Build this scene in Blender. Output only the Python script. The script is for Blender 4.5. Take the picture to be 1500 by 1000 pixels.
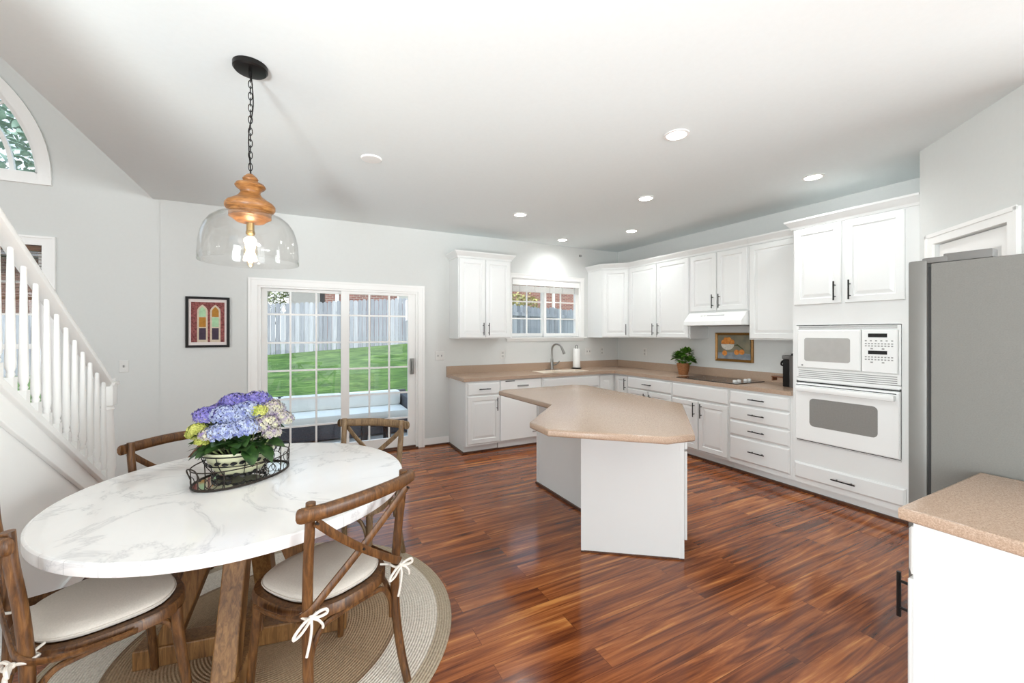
import bpy, bmesh, math, random
from mathutils import Vector, Matrix
random.seed(7)
for o in list(bpy.data.objects): bpy.data.objects.remove(o)
SC = bpy.context.scene; COL = SC.collection; PI = math.pi; R = math.radians

# ------------------------------------------------------------------ camera
cam = bpy.data.cameras.new('camera'); camo = bpy.data.objects.new('camera', cam); COL.objects.link(camo)
cam.sensor_fit = 'HORIZONTAL'; cam.sensor_width = 36; cam.lens = 606.5/1500*36
cam.shift_y = -13.4/1500; cam.clip_start = .05
camo.location = (0, 0, 1.459); camo.rotation_euler = (R(90), 0, -.48); SC.camera = camo

# ------------------------------------------------------------------ world, sun, fill lights, exposure
w = bpy.data.worlds.new('sky'); SC.world = w; w.use_nodes = True
nt = w.node_tree; nt.nodes.clear()
out = nt.nodes.new('ShaderNodeOutputWorld'); bg = nt.nodes.new('ShaderNodeBackground')
tc = nt.nodes.new('ShaderNodeTexCoord'); sp = nt.nodes.new('ShaderNodeSeparateXYZ'); cr = nt.nodes.new('ShaderNodeValToRGB')
nt.links.new(tc.outputs['Generated'], sp.inputs[0]); nt.links.new(sp.outputs[2], cr.inputs[0])
cr.color_ramp.elements[0].position = .0; cr.color_ramp.elements[0].color = (.965, .985, .985, 1)
cr.color_ramp.elements[1].position = .5; cr.color_ramp.elements[1].color = (.56, .77, 1, 1)
nt.links.new(cr.outputs[0], bg.inputs[0]); bg.inputs[1].default_value = 1.0
nt.links.new(bg.outputs[0], out.inputs[0])

def lamp(name, kind, loc, rot, energy, color=(1, 1, 1), **kw):
    l = bpy.data.lights.new(name, kind); l.energy = energy; l.color = color
    for k, v in kw.items(): setattr(l, k, v)
    o = bpy.data.objects.new(name, l); COL.objects.link(o); o.location = loc; o.rotation_euler = rot
    return o
lamp('sun', 'SUN', (0, 0, 20), (R(38), 0, R(-25)), 2.2, (1, .96, .9), angle=R(3))
# cool tint of the unseen fill lights added to brighten the room
FILL_TINT = (.89, .957, .985)
def aim(a, b):
    return (Vector(b)-Vector(a)).to_track_quat('-Z', 'Y').to_euler()
lamp('fill_side', 'AREA', (-3.7, -4.4, 1.3), (R(97), 0, R(-44)), 95, FILL_TINT, shape='RECTANGLE', size=4.6, size_y=2.2)  # unseen area fill, added to lift the cabinets on the right
# unseen fill spots added behind the camera to brighten the ceiling and its bounce
def fill_spot(loc, target, power, ang, soft=.4):
    lamp('bounce_fill', 'SPOT', loc, aim(loc, target), power, FILL_TINT, spot_size=R(ang), spot_blend=1, shadow_soft_size=soft)
fill_spot((1.0, -2.0, .2), (1.2, -.4, 2.77), 10, 105)
fill_spot((-1.7, -2.6, .3), (.2, 2.6, 4.5), 850, 72)
fill_spot((3.9, -3.0, .3), (3.3, 1.4, 3.4), 40, 60)
lamp('fill_left', 'AREA', (-6.4, -1.2, 1.6), (R(92), 0, R(-84)), 98, FILL_TINT, shape='RECTANGLE', size=3.0, size_y=2.4, spread=R(95))  # added fill from the left for the oven and cabinet fronts, no window there
lamp('fill_right', 'AREA', (4.4, -3.4, 1.5), (R(90), 0, R(42)), 220, FILL_TINT, shape='RECTANGLE', size=2.6, size_y=2.2)  # added fill from behind right, lifts the stair wall and rug
vs = SC.view_settings; vs.view_transform = 'Standard'; vs.look = 'None'; vs.gamma = 1; vs.exposure = .72; vs.use_curve_mapping = False

# ------------------------------------------------------------------ materials
def lin(c):
    c /= 255
    return c/12.92 if c <= .04045 else ((c+.055)/1.055)**2.4
def rgb(r, g, b): return (lin(r), lin(g), lin(b), 1)
class NT:
    def __init__(s, name):
        s.m = bpy.data.materials.new(name); s.m.use_nodes = True; s.t = s.m.node_tree; s.b = s.t.nodes['Principled BSDF']
    def n(s, typ, **kw):
        x = s.t.nodes.new('ShaderNode'+typ)
        for k, v in kw.items():
            if k.startswith('i_'): x.inputs[k[2:].replace('_', ' ')].default_value = v
            elif k.startswith('n_'): x.inputs[int(k[2:])].default_value = v
            else: setattr(x, k, v)
        return x
    def l(s, a, b): s.t.links.new(a, b)
    def obj(s, scale=(1, 1, 1), rot=(0, 0, 0)):
        t = s.n('TexCoord'); m = s.n('Mapping'); m.inputs['Scale'].default_value = scale; m.inputs['Rotation'].default_value = rot
        s.l(t.outputs['Object'], m.inputs[0]); return m.outputs[0]
    def ramp(s, fac, stops, const=False):
        r = s.n('ValToRGB'); e = r.color_ramp.elements
        if const: r.color_ramp.interpolation = 'CONSTANT'
        while len(e) < len(stops): e.new(.5)
        for x, (p, c) in zip(e, stops): x.position = p; x.color = c
        s.l(fac, r.inputs[0]); return r.outputs[0]
    def noise(s, vec, scale=5, detail=3, rough=.5, dist=0):
        x = s.n('TexNoise'); x.inputs['Scale'].default_value = scale; x.inputs['Detail'].default_value = detail
        x.inputs['Roughness'].default_value = rough; x.inputs['Distortion'].default_value = dist
        s.l(vec, x.inputs['Vector']); return x
    def bump(s, h, strength=.2, dist=.01):
        x = s.n('Bump'); x.inputs['Strength'].default_value = strength; x.inputs['Distance'].default_value = dist
        s.l(h, x.inputs['Height']); s.l(x.outputs[0], s.b.inputs['Normal'])
    def math(s, op, a, b=None):
        x = s.n('Math', operation=op)
        for i, v in enumerate((a, b)):
            if v is None: continue
            if isinstance(v, (int, float)): x.inputs[i].default_value = v
            else: s.l(v, x.inputs[i])
        return x.outputs[0]
def plain(name, col, rough=.5, metal=0, vary=.03, scale=6, bump=0, spec=.5):
    m = NT(name); v = m.obj(); nz = m.noise(v, scale, 4)
    d = tuple(max(0, c*(1-vary)) for c in col[:3])+(1,); u = tuple(min(1, c*(1+vary)) for c in col[:3])+(1,)
    m.l(m.ramp(nz.outputs[0], [(.3, d), (.7, u)]), m.b.inputs['Base Color'])
    m.b.inputs['Roughness'].default_value = rough; m.b.inputs['Metallic'].default_value = metal
    m.b.inputs['Specular IOR Level'].default_value = spec
    if bump: m.bump(nz.outputs[0], bump, .005)
    return m.m
def wood(name, dark, mid, light, scale=(14, 14, 1.2), rough=.45, ns=3):
    m = NT(name); v = m.obj(scale); nz = m.noise(v, ns, 6, .62, 1.2)
    m.l(m.ramp(nz.outputs[0], [(.28, dark), (.5, mid), (.75, light)]), m.b.inputs['Base Color'])
    m.b.inputs['Roughness'].default_value = rough; m.bump(nz.outputs[0], .12, .002); return m.m
def glow(name, col, strength):
    m = NT(name); m.b.inputs['Base Color'].default_value = col
    m.b.inputs['Emission Color'].default_value = col; m.b.inputs['Emission Strength'].default_value = strength; return m.m
def glass(name, tint=(1, 1, 1, 1), fac=None, rough=0.0):
    m = NT(name); t = m.t; t.nodes.remove(m.b)
    tr = m.n('BsdfTransparent'); tr.inputs[0].default_value = tint
    gl = m.n('BsdfGlossy'); gl.inputs['Roughness'].default_value = rough
    mx = m.n('MixShader'); lw = m.n('LayerWeight'); lw.inputs[0].default_value = .5
    m.l(m.math('ADD', m.math('MULTIPLY', m.math('POWER', lw.outputs['Facing'], 4.0), fac or .5), .04), mx.inputs[0]); m.l(tr.outputs[0], mx.inputs[1]); m.l(gl.outputs[0], mx.inputs[2])
    m.l(mx.outputs[0], t.nodes['Material Output'].inputs[0]); return m.m

WALL = plain('wall_paint', rgb(215, 216, 213), .85, vary=.008, scale=40, bump=.02)
CEIL = plain('ceiling_paint', rgb(234, 240, 240), .9, vary=.008, scale=40, bump=.02)
TRIM = plain('white_trim_paint', rgb(243, 242, 239), .4, vary=.006)
CAB = plain('white_cabinet_paint', rgb(229, 230, 228), .38, vary=.006)
CABG = plain('white_toe_kick_paint', rgb(232, 231, 228), .5, vary=.01)
BLACK = plain('black_metal', rgb(30, 28, 27), .35, .6)
IRON = plain('bronze_iron', rgb(52, 44, 38), .5, .5, vary=.15, scale=60)
PLAST = plain('white_appliance', rgb(241, 242, 240), .25, vary=.004)
PLATE = plain('white_plate_plastic', rgb(220, 219, 215), .4)
GREYL = plain('grey_print', rgb(150, 150, 148), .5)
DGREY = plain('dark_gap', rgb(45, 44, 43), .6)
DISP = plain('dark_display', rgb(34, 33, 34), .12)
OVENG = plain('grey_oven_glass', rgb(138, 136, 132), .18, vary=.04, scale=90)
MICROG = plain('pale_microwave_glass', rgb(178, 176, 172), .08, vary=.03, scale=20)
STEEL = plain('brushed_steel', rgb(150, 148, 144), .3, .85)
FRSIDE = plain('fridge_side_grey', rgb(116, 115, 110), .55, .1, vary=.05, scale=220, bump=.12)
FRDOOR = plain('fridge_door_steel', rgb(118, 117, 113), .42, .2, vary=.03)
QROUND = wood('dark_wood_moulding', rgb(58, 34, 22), rgb(86, 52, 34), rgb(110, 70, 46), (2, 14, 14))
CHAIRW = wood('oak_brown_wood', rgb(48, 28, 13), rgb(94, 60, 29), rgb(136, 94, 52), (18, 18, 3), .42)
CHAIRG = wood('weathered_oak_wood', rgb(78, 60, 42), rgb(126, 101, 72), rgb(158, 134, 102), (18, 18, 3), .5)
TABW = wood('warm_table_wood', rgb(92, 62, 32), rgb(134, 94, 52), rgb(168, 124, 74), (22, 22, 2.0), .5)
PENW = wood('turned_mango_wood', rgb(92, 58, 28), rgb(142, 94, 48), rgb(184, 134, 80), (5, 5, 30), .4)
LINEN = plain('linen_cushion', rgb(205, 197, 186), .9, vary=.05, scale=180, bump=.25)
COTTON = plain('cotton_tie', rgb(226, 219, 208), .9, vary=.04, scale=90)
GLASS = glass('window_glass'); PGLASS = glass('pendant_glass', (.972, .97, .965, 1), .6)
OUTW = plain('white_outdoor_cushion', rgb(252, 248, 242), .9, vary=.05, scale=5, bump=.3)
WICK = plain('charcoal_wicker', rgb(72, 74, 82), .7, vary=.25, scale=60, bump=.5)
PATIO = plain('concrete_patio', rgb(170, 168, 164), .9, vary=.06)
BARK = plain('tree_bark', rgb(96, 86, 76), .9, vary=.3, scale=10, bump=.5)
def m_counter():
    m = NT('tan_solid_surface'); v = m.obj(); a = m.noise(v, 260, 2, .7); b = m.noise(v, 3, 3)
    c = m.ramp(a.outputs[0], [(.25, rgb(150, 126, 106)), (.5, rgb(178, 153, 132)), (.75, rgb(200, 177, 157))])
    mx = m.n('MixRGB', blend_type='MULTIPLY'); mx.inputs[0].default_value = .25; m.l(c, mx.inputs[1])
    m.l(m.ramp(b.outputs[0], [(.3, (.85, .85, .85, 1)), (.7, (1, 1, 1, 1))]), mx.inputs[2])
    m.l(mx.outputs[0], m.b.inputs['Base Color']); m.b.inputs['Roughness'].default_value = .2; return m.m
COUNTER = m_counter()
def m_floor():
    m = NT('red_brown_laminate_planks'); v = m.obj()
    br = m.n('TexBrick'); br.offset = .37; br.offset_frequency = 2; br.squash = 1
    br.inputs['Color1'].default_value = (0, 0, 0, 1); br.inputs['Color2'].default_value = (1, 1, 1, 1); br.inputs['Mortar'].default_value = (.5, .5, .5, 1)
    br.inputs['Scale'].default_value = 1; br.inputs['Brick Width'].default_value = 1.22; br.inputs['Row Height'].default_value = .127
    br.inputs['Mortar Size'].default_value = .0012; br.inputs['Mortar Smooth'].default_value = .1; br.inputs['Bias'].default_value = 0
    m.l(v, br.inputs['Vector'])
    sh = m.n('VectorMath', operation='MULTIPLY'); sh.inputs[1].default_value = (37, 19, 11); m.l(br.outputs['Color'], sh.inputs[0])
    ad = m.n('VectorMath', operation='ADD'); m.l(v, ad.inputs[0]); m.l(sh.outputs[0], ad.inputs[1])
    mp = m.n('Mapping'); mp.inputs['Scale'].default_value = (.75, 12, 1); m.l(ad.outputs[0], mp.inputs[0])
    n1 = m.noise(mp.outputs[0], 1.35, 5, .6, 1.6)
    mp2 = m.n('Mapping'); mp2.inputs['Scale'].default_value = (1.2, 70, 1); m.l(ad.outputs[0], mp2.inputs[0])
    n2 = m.noise(mp2.outputs[0], 1.5, 4, .6, .4)
    g = m.math('ADD', m.math('MULTIPLY', n1.outputs[0], .8), m.math('MULTIPLY', n2.outputs[0], .2))
    g = m.math('ADD', g, m.math('MULTIPLY', m.math('SUBTRACT', br.outputs['Color'], .5), .12))
    c = m.ramp(g, [(.29, rgb(58, 27, 14)), (.40, rgb(100, 50, 26)), (.50, rgb(138, 75, 38)), (.59, rgb(170, 100, 52)), (.70, rgb(212, 144, 78))])
    mx = m.n('MixRGB', blend_type='MULTIPLY'); m.l(m.math('MULTIPLY', br.outputs['Fac'], .7), mx.inputs[0]); m.l(c, mx.inputs[1]); mx.inputs[2].default_value = (.25, .18, .14, 1)
    m.l(mx.outputs[0], m.b.inputs['Base Color'])
    m.l(m.math('ADD', m.math('MULTIPLY', n2.outputs[0], .1), .1), m.b.inputs['Roughness'])
    m.b.inputs['Specular IOR Level'].default_value = .5; m.bump(m.math('SUBTRACT', g, br.outputs['Fac']), .05, .002); return m.m
FLOOR = m_floor()
def m_marble(name, joints=False):
    m = NT(name); v = m.obj(rot=(0, 0, .6)); n0 = m.noise(v, 1.7, 6, .62, 1.4)
    vein = m.math('ABSOLUTE', m.math('SUBTRACT', n0.outputs[0], .5))
    c1 = m.ramp(vein, [(0, rgb(176, 176, 178)), (.006, rgb(210, 210, 210)), (.025, rgb(236, 235, 233)), (.2, rgb(240, 239, 237))])
    n1 = m.noise(v, .9, 5, .55, .8)
    c2 = m.ramp(n1.outputs[0], [(.3, rgb(222, 222, 222)), (.55, rgb(243, 242, 240))])
    mx = m.n('MixRGB', blend_type='MULTIPLY'); m.l(m.ramp(n1.outputs[0], [(.4, (.95, .95, .95, 1)), (.62, (.15, .15, .15, 1))]), mx.inputs[0])
    mx2 = m.n('MixRGB', blend_type='MIX'); mx2.inputs[0].default_value = .45; m.l(c2, mx2.inputs[1]); m.l(c1, mx2.inputs[2]); col = mx2.outputs[0]
    if joints:
        s = m.n('SeparateXYZ'); m.l(m.obj(), s.inputs[0])
        a = m.math('FRACT', m.math('MULTIPLY', m.math('ADD', m.math('ARCTAN2', s.outputs[1], s.outputs[0]), 4), 36/(2*PI)))
        j = m.math('LESS_THAN', a, .03); mj = m.n('MixRGB', blend_type='MULTIPLY'); m.l(m.math('MULTIPLY', j, .3), mj.inputs[0])
        m.l(col, mj.inputs[1]); mj.inputs[2].default_value = (.3, .3, .3, 1); col = mj.outputs[0]
    m.l(col, m.b.inputs['Base Color']); m.b.inputs['Roughness'].default_value = .12 if not joints else .3; return m.m
MARBLE = m_marble('white_veined_marble'); MARBLE_E = m_marble('white_marble_edge', True)
def m_rug():
    m = NT('braided_jute'); v = m.obj(); s = m.n('SeparateXYZ'); m.l(v, s.inputs[0])
    r = m.math('SQRT', m.math('ADD', m.math('MULTIPLY', s.outputs[0], s.outputs[0]), m.math('MULTIPLY', s.outputs[1], s.outputs[1])))
    base = m.ramp(r, [(0, rgb(182, 154, 122)), (.585, rgb(158, 131, 103)), (.602, rgb(240, 231, 217)), (.80, rgb(194, 178, 154))], True)
    nz = m.noise(v, 90, 4, .7); var = m.ramp(nz.outputs[0], [(.3, (.62, .6, .56, 1)), (.65, (1.0, 1.0, 1.0, 1))])
    ring = m.math('SINE', m.math('MULTIPLY', r, 2*PI/.0125)); an = m.math('ARCTAN2', s.outputs[1], s.outputs[0])
    br = m.math('SINE', m.math('ADD', m.math('MULTIPLY', an, 160), m.math('MULTIPLY', ring, 1.2)))
    mx = m.n('MixRGB', blend_type='MULTIPLY'); mx.inputs[0].default_value = .75; m.l(base, mx.inputs[1]); m.l(var, mx.inputs[2])
    mx2 = m.n('MixRGB', blend_type='MULTIPLY'); mx2.inputs[0].default_value = .3; m.l(mx.outputs[0], mx2.inputs[1])
    m.l(m.ramp(m.math('ADD', m.math('MULTIPLY', ring, .4), .5), [(0, (.55, .5, .45, 1)), (.6, (1, 1, 1, 1))]), mx2.inputs[2])
    m.l(mx2.outputs[0], m.b.inputs['Base Color']); m.b.inputs['Roughness'].default_value = .95
    m.bump(m.math('ADD', ring, m.math('MULTIPLY', br, .5)), .5, .004); return m.m
RUG = m_rug()
def m_grass():
    m = NT('mown_grass'); v = m.obj(); a = m.noise(v, 45, 5, .7); b = m.noise(v, 1.6, 4, .6)
    c = m.noise(m.obj((2.2, 14, 1)), 1.0, 5, .75)
    g = m.math('ADD', m.math('MULTIPLY', c.outputs[0], .65), m.math('MULTIPLY', b.outputs[0], .35))
    m.l(m.ramp(g, [(.36, rgb(38, 68, 24)), (.5, rgb(76, 112, 44)), (.62, rgb(126, 156, 82))]), m.b.inputs['Base Color'])
    m.b.inputs['Roughness'].default_value = .9; m.bump(a.outputs[0], .6, .03); return m.m
GRASS = m_grass()
def m_fence(name, d, mid, l):
    m = NT(name); v = m.obj(); s = m.n('SeparateXYZ'); m.l(v, s.inputs[0])
    k = m.math('FLOOR', m.math('MULTIPLY', s.outputs[0], 1/.152)); wn = m.n('TexWhiteNoise', noise_dimensions='1D'); m.l(k, wn.inputs['W'])
    nz = m.noise(m.obj((22, 22, 1.1)), 1.3, 5, .65, .6)
    g = m.math('ADD', m.math('MULTIPLY', wn.outputs[0], .36), m.math('MULTIPLY', nz.outputs[0], .64))
    m.l(m.ramp(g, [(.25, d), (.5, mid), (.75, l)]), m.b.inputs['Base Color']); m.b.inputs['Roughness'].default_value = .9; return m.m
FENCE = m_fence('grey_weathered_pickets', rgb(132, 134, 144), rgb(174, 176, 186), rgb(208, 208, 214))
FENCE2 = m_fence('dark_weathered_pickets', rgb(104, 110, 116), rgb(134, 141, 148), rgb(160, 165, 168))
def m_brick(name, c1, c2, mo):
    m = NT(name); t = m.n('TexCoord'); mp = m.n('Mapping'); mp.inputs['Rotation'].default_value = (R(90), 0, 0); m.l(t.outputs['Object'], mp.inputs[0])
    br = m.n('TexBrick'); br.inputs['Color1'].default_value = c1; br.inputs['Color2'].default_value = c2; br.inputs['Mortar'].default_value = mo
    br.inputs['Scale'].default_value = 1; br.inputs['Brick Width'].default_value = .3; br.inputs['Row Height'].default_value = .1; br.inputs['Mortar Size'].default_value = .012
    m.l(mp.outputs[0], br.inputs['Vector']); m.l(br.outputs['Color'], m.b.inputs['Base Color']); m.b.inputs['Roughness'].default_value = .9; return m.m
BRICK = m_brick('red_brick', rgb(150, 88, 72), rgb(116, 62, 52), rgb(176, 160, 150))
BRICK2 = m_brick('brown_brick', rgb(112, 64, 46), rgb(84, 46, 34), rgb(130, 106, 92))
SIDING = plain('grey_siding', rgb(160, 156, 152), .8, vary=.05)
ROOF = plain('shingle_roof', rgb(92, 88, 86), .9, vary=.2, scale=20)
def m_leaf(name, a, b, rough=.5, sc=30):
    m = NT(name); nz = m.noise(m.obj(), sc, 3)
    m.l(m.ramp(nz.outputs[0], [(.3, a), (.7, b)]), m.b.inputs['Base Color']); m.b.inputs['Roughness'].default_value = rough; return m.m
LEAF = m_leaf('hydrangea_leaf', rgb(20, 44, 18), rgb(64, 98, 44), .4)
BASIL = m_leaf('basil_leaf', rgb(32, 74, 18), rgb(96, 142, 42), .45, 40)
TREEL = m_leaf('tree_leaf', rgb(92, 126, 104), rgb(178, 204, 190), .7, 1.5)
BUSHL = m_leaf('bush_leaf', rgb(96, 110, 66), rgb(150, 160, 100), .7, 4)
FL_B = m_leaf('violet_blue_petal', rgb(66, 62, 138), rgb(142, 132, 200), .7, 45)
FL_L = m_leaf('pale_blue_petal', rgb(96, 106, 172), rgb(184, 194, 212), .7, 45)
FL_M = m_leaf('mixed_pale_petal', rgb(126, 104, 156), rgb(212, 210, 168), .7, 38)
FL_Y = m_leaf('yellow_green_petal', rgb(150, 160, 56), rgb(208, 206, 116), .7, 45)
CREAM = plain('cream_glaze', rgb(222, 221, 184), .3, vary=.05, scale=25)
SOIL = plain('dark_soil', rgb(40, 32, 26), .95, vary=.3, scale=60)
MIRROR = plain('tray_mirror', rgb(200, 200, 196), .05, .95)

# ------------------------------------------------------------------ mesh helpers
def box(bm, x0, x1, y0, y1, z0, z1, bev=0):
    v = [bm.verts.new((x, y, z)) for x in (x0, x1) for y in (y0, y1) for z in (z0, z1)]
    f = [bm.faces.new([v[i] for i in q]) for q in ((0, 1, 3, 2), (4, 6, 7, 5), (0, 4, 5, 1), (2, 3, 7, 6), (0, 2, 6, 4), (1, 5, 7, 3))]
    if bev:
        ed = list({e for q in f for e in q.edges}); bmesh.ops.bevel(bm, geom=ed, offset=bev, segments=2, affect='EDGES', profile=.6)
def B(*a, **k): bm = bmesh.new(); box(bm, *a, **k); return bm
def boxes(lst, bev=0):
    bm = bmesh.new()
    for b in lst: box(bm, *b, bev=bev)
    return bm
def lathe(bm, prof, n=32, c=(0, 0), sx=1, sy=1, cap=True):
    rings = []
    for r, z in prof:
        rings.append([bm.verts.new((c[0]+r*sx*math.cos(2*PI*i/n), c[1]+r*sy*math.sin(2*PI*i/n), z)) for i in range(n)])
    for a, b in zip(rings, rings[1:]):
        for i in range(n): bm.faces.new((a[i], a[(i+1) % n], b[(i+1) % n], b[i]))
    if cap:
        bm.faces.new(rings[0][::-1]); bm.faces.new(rings[-1])
def L(prof, n=32, **k): bm = bmesh.new(); lathe(bm, prof, n, **k); return bm
def smooth_path(pts, sub=6):
    if sub <= 1 or len(pts) < 3: return [Vector(p) for p in pts]
    P = [Vector(p) for p in pts]; Q = [2*P[0]-P[1]]+P+[2*P[-1]-P[-2]]; o = []
    for i in range(1, len(Q)-2):
        a, b, c, d = Q[i-1:i+3]
        for k in range(sub):
            t = k/sub; o.append(.5*((2*b)+(c-a)*t+(2*a-5*b+4*c-d)*t*t+(3*b-a-3*c+d)*t**3))
    o.append(P[-1]); return o
def tube(bm, pts, r, n=10, sub=6, flat=None, sq=.45, closed=False, up=(0, 0, 1)):
    """r: radius or list at pts; flat=(a,b): half width along the transported normal, half thickness across"""
    rl = r if isinstance(r, (list, tuple)) else None
    P = smooth_path(pts, sub) if not closed else [Vector(p) for p in pts]; N = len(P); rings = []
    T = []
    for i in range(N):
        a = P[(i-1) % N] if closed or i else P[0]; b = P[(i+1) % N] if closed or i < N-1 else P[-1]; T.append((b-a).normalized())
    u = Vector(up)
    if abs(u.dot(T[0])) > .95: u = Vector((1, 0, 0)) if abs(T[0].x) < .9 else Vector((0, 1, 0))
    nrm = (u-T[0]*u.dot(T[0])).normalized()
    for i in range(N):
        nrm = (nrm-T[i]*nrm.dot(T[i])).normalized(); bi = T[i].cross(nrm)
        if rl:
            f = i/(N-1)*(len(rl)-1); k = min(int(f), len(rl)-2); rr = rl[k]+(rl[k+1]-rl[k])*(f-k)
        else: rr = r
        ring = []
        for j in range(n):
            a = 2*PI*(j+.5)/n; ca, sa = math.cos(a), math.sin(a)
            if flat:
                e = lambda q: math.copysign(abs(q)**sq, q); off = nrm*(flat[0]*e(ca))+bi*(flat[1]*e(sa))
            else: off = (nrm*ca+bi*sa)*rr
            ring.append(bm.verts.new(P[i]+off))
        rings.append(ring)
    M = N if closed else N-1
    for i in range(M):
        a, b = rings[i], rings[(i+1) % N]
        for j in range(n): bm.faces.new((a[j], a[(j+1) % n], b[(j+1) % n], b[j]))
    if not closed: bm.faces.new(rings[0][::-1]); bm.faces.new(rings[-1])
def T_(pts, r, **k): bm = bmesh.new(); tube(bm, pts, r, **k); return bm
def prism(bm, poly, z0, z1, bev=0):
    a = [bm.verts.new((x, y, z0)) for x, y in poly]; b = [bm.verts.new((x, y, z1)) for x, y in poly]; n = len(poly)
    fs = [bm.faces.new(a[::-1]), bm.faces.new(b)]
    for i in range(n): fs.append(bm.faces.new((a[i], a[(i+1) % n], b[(i+1) % n], b[i])))
    bmesh.ops.recalc_face_normals(bm, faces=fs)
    if bev:
        ed = list({e for e in fs[1].edges}|{e for e in fs[0].edges})
        bmesh.ops.bevel(bm, geom=ed, offset=bev, segments=3, affect='EDGES', profile=.6)
def prism_yz(bm, poly, x0, x1):
    a = [bm.verts.new((x0, y, z)) for y, z in poly]; b = [bm.verts.new((x1, y, z)) for y, z in poly]; n = len(poly)
    fs = [bm.faces.new(a), bm.faces.new(b[::-1])]
    for i in range(n): fs.append(bm.faces.new((a[i], b[i], b[(i+1) % n], a[(i+1) % n])))
    bmesh.ops.recalc_face_normals(bm, faces=fs)
def sweep(bm, path, prof):
    """prof of (out, z); outwards is to the right of the path direction"""
    n = len(path); rings = []
    for i, p in enumerate(path):
        p = Vector(p); d0 = (p-Vector(path[i-1])).normalized() if i else None; d1 = (Vector(path[i+1])-p).normalized() if i < n-1 else None
        if d0 is None: d0 = d1
        if d1 is None: d1 = d0
        n0, n1 = Vector((d0.y, -d0.x)), Vector((d1.y, -d1.x)); m = (n0+n1).normalized(); m = m/max(.3, m.dot(n0))
        rings.append([bm.verts.new((p.x+m.x*o, p.y+m.y*o, z)) for o, z in prof])
    k = len(prof)
    for a, b in zip(rings, rings[1:]):
        for j in range(k): bm.faces.new((a[j], a[(j+1) % k], b[(j+1) % k], b[j]))
    bm.faces.new(rings[0][::-1]); bm.faces.new(rings[-1])
def panel(x0, x1, z0, z1, rings, y=0.0):
    """nested rectangles facing -y: (inset, depth proud of y)"""
    bm = bmesh.new(); prev = None
    for ins, d in rings:
        a = [bm.verts.new(q) for q in ((x0+ins, y-d, z0+ins), (x1-ins, y-d, z0+ins), (x1-ins, y-d, z1-ins), (x0+ins, y-d, z1-ins))]
        if prev:
            for i in range(4): bm.faces.new((prev[i], prev[(i+1) % 4], a[(i+1) % 4], a[i]))
        else: bm.faces.new(a[::-1])
        prev = a
    bm.faces.new(prev); return bm
DOOR = [(0, 0), (0, .015), (.005, .020), (.052, .020), (.058, .012), (.066, .012), (.090, .0185)]
DRAW = [(0, 0), (0, .010), (.012, .019), (.014, .020)]
FLAT = [(0, 0), (0, .018), (.002, .020)]

def obj(name, bm, mat, parent=None, smooth=False, bev=0, loc=None, rot=None, label=None):
    bmesh.ops.remove_doubles(bm, verts=bm.verts[:], dist=1e-6)
    bmesh.ops.recalc_face_normals(bm, faces=bm.faces[:])
    me = bpy.data.meshes.new(name); bm.to_mesh(me); bm.free(); me.materials.append(mat)
    if smooth:
        for p in me.polygons: p.use_smooth = True
        if smooth != 2: me.set_sharp_from_angle(angle=R(40))
    o = bpy.data.objects.new(name, me); COL.objects.link(o)
    if parent: o.parent = parent
    if loc: o.location = loc
    if rot: o.rotation_euler = rot
    if bev:
        md = o.modifiers.new('bevel', 'BEVEL'); md.width = bev; md.segments = 2; md.limit_method = 'ANGLE'
    if label: o['label'] = label
    return o
def tag(o, label, cat, group=None, kind=None):
    o['label'] = label; o['category'] = cat
    if group: o['group'] = group
    if kind: o['kind'] = kind
    return o
def thing(name, label, cat, loc=(0, 0, 0), rz=0, group=None):
    o = bpy.data.objects.new(name, None); COL.objects.link(o); o.location = loc; o.rotation_euler = (0, 0, rz); o.empty_display_size = .1
    return tag(o, label, cat, group)
def struct(name, bm, mat, parent=None, **k):
    o = obj(name, bm, mat, parent, **k)
    if not parent: o['kind'] = 'structure'
    return o
def dup(root, loc, rz=None, label=None):
    r = root.copy(); COL.objects.link(r); r.location = loc
    if rz is not None: r.rotation_euler = (0, 0, rz)
    if label: r['label'] = label
    for ch in list(root.children):
        c = ch.copy(); COL.objects.link(c); c.parent = r
        for g in ch.children:
            d = g.copy(); COL.objects.link(d); d.parent = c
    return r

# ------------------------------------------------------------------ room shell
YB, XR, H = 5.213, 4.668, 2.766
YW = YB+.15
struct('floor', B(-7, 5.0, -5, YW, -.12, 0), FLOOR)
struct('ceiling', B(-1.245, 5.0, -5, YW, H, H+.3), CEIL)
struct('ceiling_left', B(-7, -1.145, -5, YW, 5.6, 5.75), CEIL)
struct('wall_left', B(-7.15, -7, -5, YW, 0, 5.75), WALL)  # unseen side of the room, added to cut sky light from the left
struct('wall_upper', B(-1.245, -1.145, -5, YB, H+.3, 5.6), WALL)
# back wall of the kitchen: sliding door x -.373..1.366 z 0..1.967, window x 2.70..3.90 z 1.39..2.24
DX0, DX1, DZ = -.373, 1.366, 1.967; KX0, KX1, KZ0, KZ1 = 2.70, 3.90, 1.39, 2.235
struct('wall_back', boxes([(-1.19, DX0, YB, YW, 0, H), (DX0, DX1, YB, YW, DZ, H), (DX1, KX0, YB, YW, 0, H),
                           (KX0, KX1, YB, YW, 0, KZ0), (KX0, KX1, YB, YW, KZ1, H), (KX1, XR+.12, YB, YW, 0, H)]), WALL)
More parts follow.
